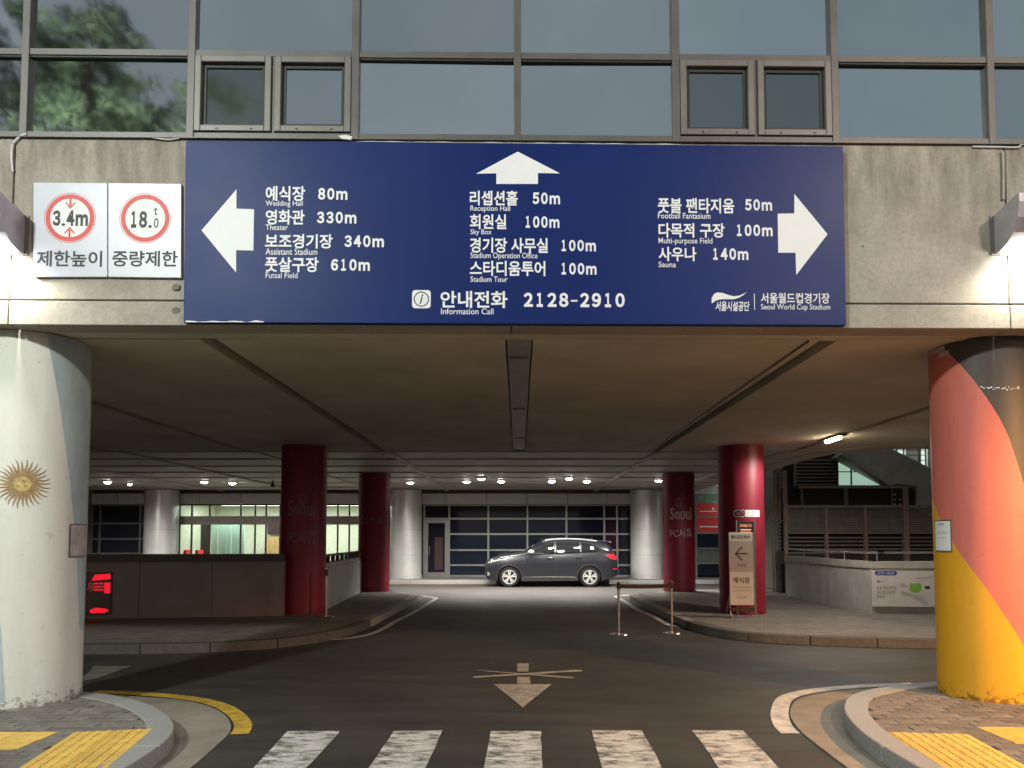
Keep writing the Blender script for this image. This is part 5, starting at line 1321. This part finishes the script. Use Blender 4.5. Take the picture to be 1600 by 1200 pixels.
for sd_ in (-1, 1):
    for a, b in ((1.56, 2.40), (2.47, 3.27), (3.33, 4.01)): patch('side_window', wlo, lambda x: max(whi(x), wlo(x)+.004), a, b, 'carglass', car, side=sd_)
    patch('window_trim', lambda x: wlo(x)-.022, lambda x: wlo(x)-.004, 1.5, 4.05, 'chrome', car, .009, 24, 1, sd_)
    patch('window_pillar', lambda x: wlo(x), lambda x: whi(x), 2.405, 2.465, 'cladding', car, .004, 2, 4, sd_); patch('window_pillar', lambda x: wlo(x), lambda x: whi(x), 3.275, 3.325, 'cladding', car, .004, 2, 4, sd_)
    patch('sill_trim', tab([(1.3, .335), (3.1, .325)]), tab([(1.3, .345), (2.2, .375), (3.1, .36)]), 1.35, 3.12, 'chrome', car, .02, 20, 1, sd_)
    patch('sill_cladding', tab([(1.25, .20), (3.25, .22)]), tab([(1.25, .33), (3.25, .32)]), 1.28, 3.2, 'cladding', car, .010, 20, 2, sd_)
    for s0_, s1_ in ((1.36, 1.372), (2.425, 2.437), (3.33, 3.342)): patch('door_seam', tab([(1, .36), (4, .36)]), lambda x: wlo(max(1.56, x))-.025, s0_, s1_, 'cladding', car, .003, 1, 10, sd_)
    for hx_ in (2.13, 3.12):
        z_ = .985+.03*(hx_-2.1); y = sd_*(ysurf(hx_, z_)+.028); h_ = make('door_handle', MB().box(x0c+hx_, x0c+hx_+.22, yc_+y-.014, yc_+y+.014, z_, z_+.032), 'chrome', car, bevel=.008)
    # wheel arch lining ring
    for w in WX_:
        mb = MB(); n = 24
        for k in range(n+1):
            t = pi*k/n*1.16-.25
            for rr2 in (.412, .452):
                x = w+rr2*math.cos(t); z = .33+rr2*math.sin(t); mb.v.append(carv(x, sd_*(ysurf(x, max(.24, z))+.010), z))
        for k in range(n):
            f = (2*k, 2*k+1, 2*k+3, 2*k+2); mb.f.append(f if sd_ < 0 else f[::-1])
        make('arch_trim', mb, 'cladding', car, smooth=True)
    mb = MB()
    for f_ in range(1):
        x = 1.60; y = sd_*(ysurf(x, 1.16)); mb.tube([carv(x, y*1.0, 1.15), carv(x+.02, y+sd_*.10, 1.165)], .03, 8)
    m1 = make('mirror_arm', mb, 'cladding', car)
    mb = MB(); cx_, cy_, cz_ = 1.60, sd_*(ysurf(1.6, 1.16)+.155), 1.205
    for j in range(7):
        ph = pi*j/6
        for k in range(12):
            t = 2*pi*k/12; mb.v.append(carv(cx_+.11*math.cos(ph)*1.0, cy_+.10*math.sin(ph)*math.cos(t), cz_+.075*math.sin(ph)*math.sin(t)))
    for j in range(6):
        for k in range(12): mb.f.append((j*12+k, j*12+(k+1) % 12, (j+1)*12+(k+1) % 12, (j+1)*12+k))
    make('mirror_shell', mb, 'rimsilver', car, smooth=True)
    patch('headlight', tab([(.06, .80), (.5, .91), (.72, .97)]), tab([(.06, .88), (.3, .985), (.72, 1.005)]), .05, .70, 'headlight', car, .006, 12, 2, sd_)
    patch('fog_lamp', tab([(.1, .38), (.25, .42)]), tab([(.1, .52), (.25, .46)]), .09, .18, 'headlight', car, .008, 4, 2, sd_)
    patch('tail_light', tab([(4.2, 1.06), (4.35, .97), (4.5, .93), (4.6, .93)]), tab([(4.2, 1.08), (4.35, 1.14), (4.5, 1.15), (4.58, 1.07), (4.61, .98)]), 4.2, 4.605, 'taillight', car, .008, 10, 4, sd_)
    patch('roof_rail', lambda x: ztop_(x)-.055, lambda x: ztop_(x)-.015, 2.0, 3.9, 'rimsilver', car, .03, 20, 1, sd_)
    patch('reflector', tab([(4.3, .60), (4.6, .60)]), tab([(4.3, .64), (4.6, .64)]), 4.42, 4.58, 'taillight', car, .008, 4, 1, sd_)
def toppatch(name, xa_, xb_, fr, m, nx=14, ny=12, off=.006, fr2=None):
    mb = MB()
    for i in range(nx+1):
        x = xa_+(xb_-xa_)*i/nx; zb = zbelt(x); ztp = ztop_(x)
        for j in range(ny+1):
            q_ = -1+2*j/ny; k_ = math.sin(pi/2*(1-abs(q_)*fr)); z = zb+(ztp-zb)*k_**.8
            y = math.copysign(ysurf(x, z), q_) if abs(q_) > 1e-6 else 0
            if z > ztp-1e-6: y = 0
            mb.v.append(carv(x, y, z+off))
    w = ny+1
    for i in range(nx):
        for j in range(ny): mb.f.append((i*w+j, (i+1)*w+j, (i+1)*w+j+1, i*w+j+1))
    return make(name, mb, m, car, smooth=True)
toppatch('windscreen', 1.32, 2.10, .62, 'carglass'); toppatch('rear_window', 4.24, 4.46, .6, 'carglass', 8)
make('spoiler', MB().add([carv(x, y, z) for x, y, z in ((4.0, -.62, 1.60), (4.42, -.58, 1.555), (4.42, .58, 1.555), (4.0, .62, 1.60), (4.0, -.62, 1.57), (4.42, -.58, 1.53), (4.42, .58, 1.53), (4.0, .62, 1.57))],
     [(0,1,2,3),(7,6,5,4),(0,4,5,1),(1,5,6,2),(2,6,7,3),(3,7,4,0)]), 'carpaint', car, bevel=.01)
make('grille', MB().box(x0c-.012, x0c+.05, yc_-.42, yc_+.42, .62, .78), 'cladding', car, bevel=.01)
make('bumper', MB().box(x0c+4.5, x0c+4.655, yc_-.66, yc_+.66, .40, .58), 'cladding', car, bevel=.03)
make('antenna', MB().tube([carv(3.72, 0, 1.64), carv(3.82, 0, 1.74)], [.02, .006], 8), 'cladding', car)
make('window_sticker', MB().add([carv(x, -(ysurf(x, z)+.012), z) for x, z in ((3.64, 1.29), (3.75, 1.29), (3.75, 1.38), (3.64, 1.38))], [(0, 1, 2, 3)]), 'white', car)
def wheel(wx, sd_):
    y0 = sd_*.70; y1 = sd_*.925; c = (x0c+wx, yc_, .345)
    def ringv(r, y, n=40): return [(c[0]+r*math.cos(2*pi*k/n), c[1]+y, c[2]+r*math.sin(2*pi*k/n)) for k in range(n)]
    n = 40; mb = MB(); prof = [(.24, y0), (.325, y0), (.345, y0+sd_*.03), (.345, y1-sd_*.03), (.325, y1), (.245, y1-sd_*.005), (.235, y1-sd_*.02)]
    for r_, y in prof: mb.v += ringv(r_, y)
    for i in range(len(prof)-1):
        for k in range(n): mb.f.append((i*n+k, i*n+(k+1) % n, (i+1)*n+(k+1) % n, (i+1)*n+k))
    mb.f.append(tuple(range(n)))
    w_ = thing_part('wheel', mb, 'tyre')
    mb = MB(); 
    for r_, y in ((.242, y1-sd_*.012), (.242, y1+sd_*.002), (.222, y1+sd_*.002), (.215, y1-sd_*.06)): mb.v += ringv(r_, y)
    for i in range(3):
        for k in range(n): mb.f.append((i*n+k, i*n+(k+1) % n, (i+1)*n+(k+1) % n, (i+1)*n+k))
    for s_ in range(5):
        for d_ in (-.16, .16):
            a0_ = 2*pi*s_/5+.3; a1_ = a0_+d_*1.15
            p0_ = (.035*math.cos(a0_+d_*.6), .035*math.sin(a0_+d_*.6)); p1_ = (.226*math.cos(a1_), .226*math.sin(a1_)); tx_, tz_ = -math.sin(a1_), math.cos(a1_)
            yy_ = y1-sd_*.004
            vs = []
            for (px_, pz_), hw in ((p0_, .018), (p1_, .021)):
                for q_ in (-1, 1):
                    for yv in (yy_, yy_-sd_*.03): vs.append((c[0]+px_+tx_*hw*q_, c[1]+yv, c[2]+pz_+tz_*hw*q_))
            mb.add(vs, [(0, 4, 6, 2), (1, 3, 7, 5), (0, 1, 5, 4), (2, 6, 7, 3)])
    nn = len(mb.v); mb.v += [(c[0]+.05*math.cos(2*pi*k/16), c[1]+y1, c[2]+.05*math.sin(2*pi*k/16)) for k in range(16)]; mb.f.append(tuple(nn+k for k in range(16)))
    make('rim', mb, 'rimsilver', w_)
    mb = MB(); mb.v += ringv(.22, y1-sd_*.05); mb.f.append(tuple(range(n))); make('brake_disc', mb, 'void', w_)
def thing_part(name, mb, m): return make(name, mb, m, car, smooth=True, angle=30)
for w in WX_:
    for sd_ in (-1, 1): wheel(w, sd_)

# ================================================================== BEHIND THE VIEWER: street lamps and trees that the glass mirrors
def street_lamp(x, y, h, ax, ay, m, energy, color, lab, tgt=None, spot=None):
    t = thing('street_lamp', lab, 'street lamp', (x, y, 0))
    make('pole', MB().tube([(x, y, 0), (x, y, h*.6), (x, y, h)], [.09, .07, .05], 12), 'brownmetal', t, smooth=True)
    make('base', MB().cyl(x, y, .16, 0, .3, 16, r1=.11), 'brownmetal', t, smooth=True)
    hx_, hy_ = x+ax, y+ay
    make('arm', MB().tube([(x, y, h-.1), (x+ax*.4, y+ay*.4, h+.12), (hx_, hy_, h+.1)], .035, 10), 'brownmetal', t, smooth=True)
    hd = make('head', MB().cyl(hx_, hy_, .22, h, h+.14, 24, r1=.10), 'sash', t, smooth=True)
    make('lens', MB().cyl(hx_, hy_, .17, h-.04, h-.002, 24), m, hd)
    if spot: lamp('street_light', 'SPOT', (hx_, hy_, h-.10), energy, color, t, .15, tgt, spot, .6)
    else: lamp('street_light', 'POINT', (hx_, hy_, h-.22), energy, color, t, .45)
street_lamp(-8.6, -4.8, 9.6, .8, .3, 'e_lamp', LS['left'], (.93, 1, .89), 'street lamp with white light behind the viewer at left')
street_lamp(9.6, 1.6, 4.6, -.7, .3, 'e_orange', LS['right'], (1, .47, .14), 'street lamp with orange light behind the viewer at right', (6.3, 5.3, .3), 74)
street_lamp(8.6, -3.4, 9.2, -.6, .3, 'e_warm', LS['mid'], (1, .84, .68), 'street lamp with pale warm light on a tall pole behind the viewer at right')  # unseen lamp, added as warm fill for the facade and crosswalk
def pine(x, y, h, rr, seed, lab, n=26):
    rnd = random.Random(seed)
    t = thing('pine_tree', lab, 'tree', (x, y, 0), group='pine trees across the road behind the viewer')
    tr = [(x, y, 0)]; px_, py_ = x, y
    for k in range(1, 9):
        px_ += rnd.uniform(-.22, .22); py_ += rnd.uniform(-.2, .2); tr.append((px_, py_, h*.92*k/8))
    make('trunk', MB().tube(tr, [.26*(1-k/9.5) for k in range(9)], 10), 'bark', t, smooth=True)
    mb = MB(); br = MB(); leaves = MB()
    for k in range(n):
        f = .45+.55*k/n; b = tr[min(8, int(f*8))]; a = rnd.uniform(0, 2*pi); L = rr*(1.25-f)*rnd.uniform(.6, 1.15)*1.15+.3
        e = (b[0]+L*math.cos(a), b[1]+L*math.sin(a), h*f+rnd.uniform(-.2, .7)+L*.15); mid = ((b[0]+e[0])/2, (b[1]+e[1])/2, (b[2]+e[2])/2+.15)
        br.tube([b, mid, e], [.07, .045, .02], 6)
        for c_ in range(5):
            cc_ = (e[0]+rnd.gauss(0, .55), e[1]+rnd.gauss(0, .55), e[2]+rnd.gauss(0, .18)); R_ = rnd.uniform(.35, .75)
            for q_ in range(75):
                u = Vector((rnd.gauss(0, 1), rnd.gauss(0, 1), rnd.gauss(0, .5))); u = u.normalized()*R_*rnd.random()**.4; u.z *= .55
                p = Vector(cc_)+u; d1 = Vector((rnd.gauss(0, 1), rnd.gauss(0, 1), rnd.gauss(0, 1)+.5)).normalized()*rnd.uniform(.09, .18); d2 = d1.cross(Vector((rnd.gauss(0, 1), rnd.gauss(0, 1), 1))).normalized()*.03
                leaves.add([p-d1-d2, p+d1-d2*.2, p+d1*.9+d2, p-d1*.6+d2], [(0, 1, 2, 3)])
    make('branches', br, 'bark', t); make('crown', leaves, 'foliage', t, kind='stuff')
pine(-17.6, -9.6, 21.0, 3.4, 3, 'tall pine tree mirrored at the far left edge of the glass', 34); pine(-12.3, -9.2, 16.6, 2.7, 11, 'spreading pine tree mirrored in the glass above the limit sign'); pine(-15.6, -13.5, 21.0, 3.0, 21, 'pine tree standing behind the nearer ones', 28)
pine(-10.8, -9.8, 15.6, 1.7, 5, 'slender pine tree mirrored beside the first casement window', 20)
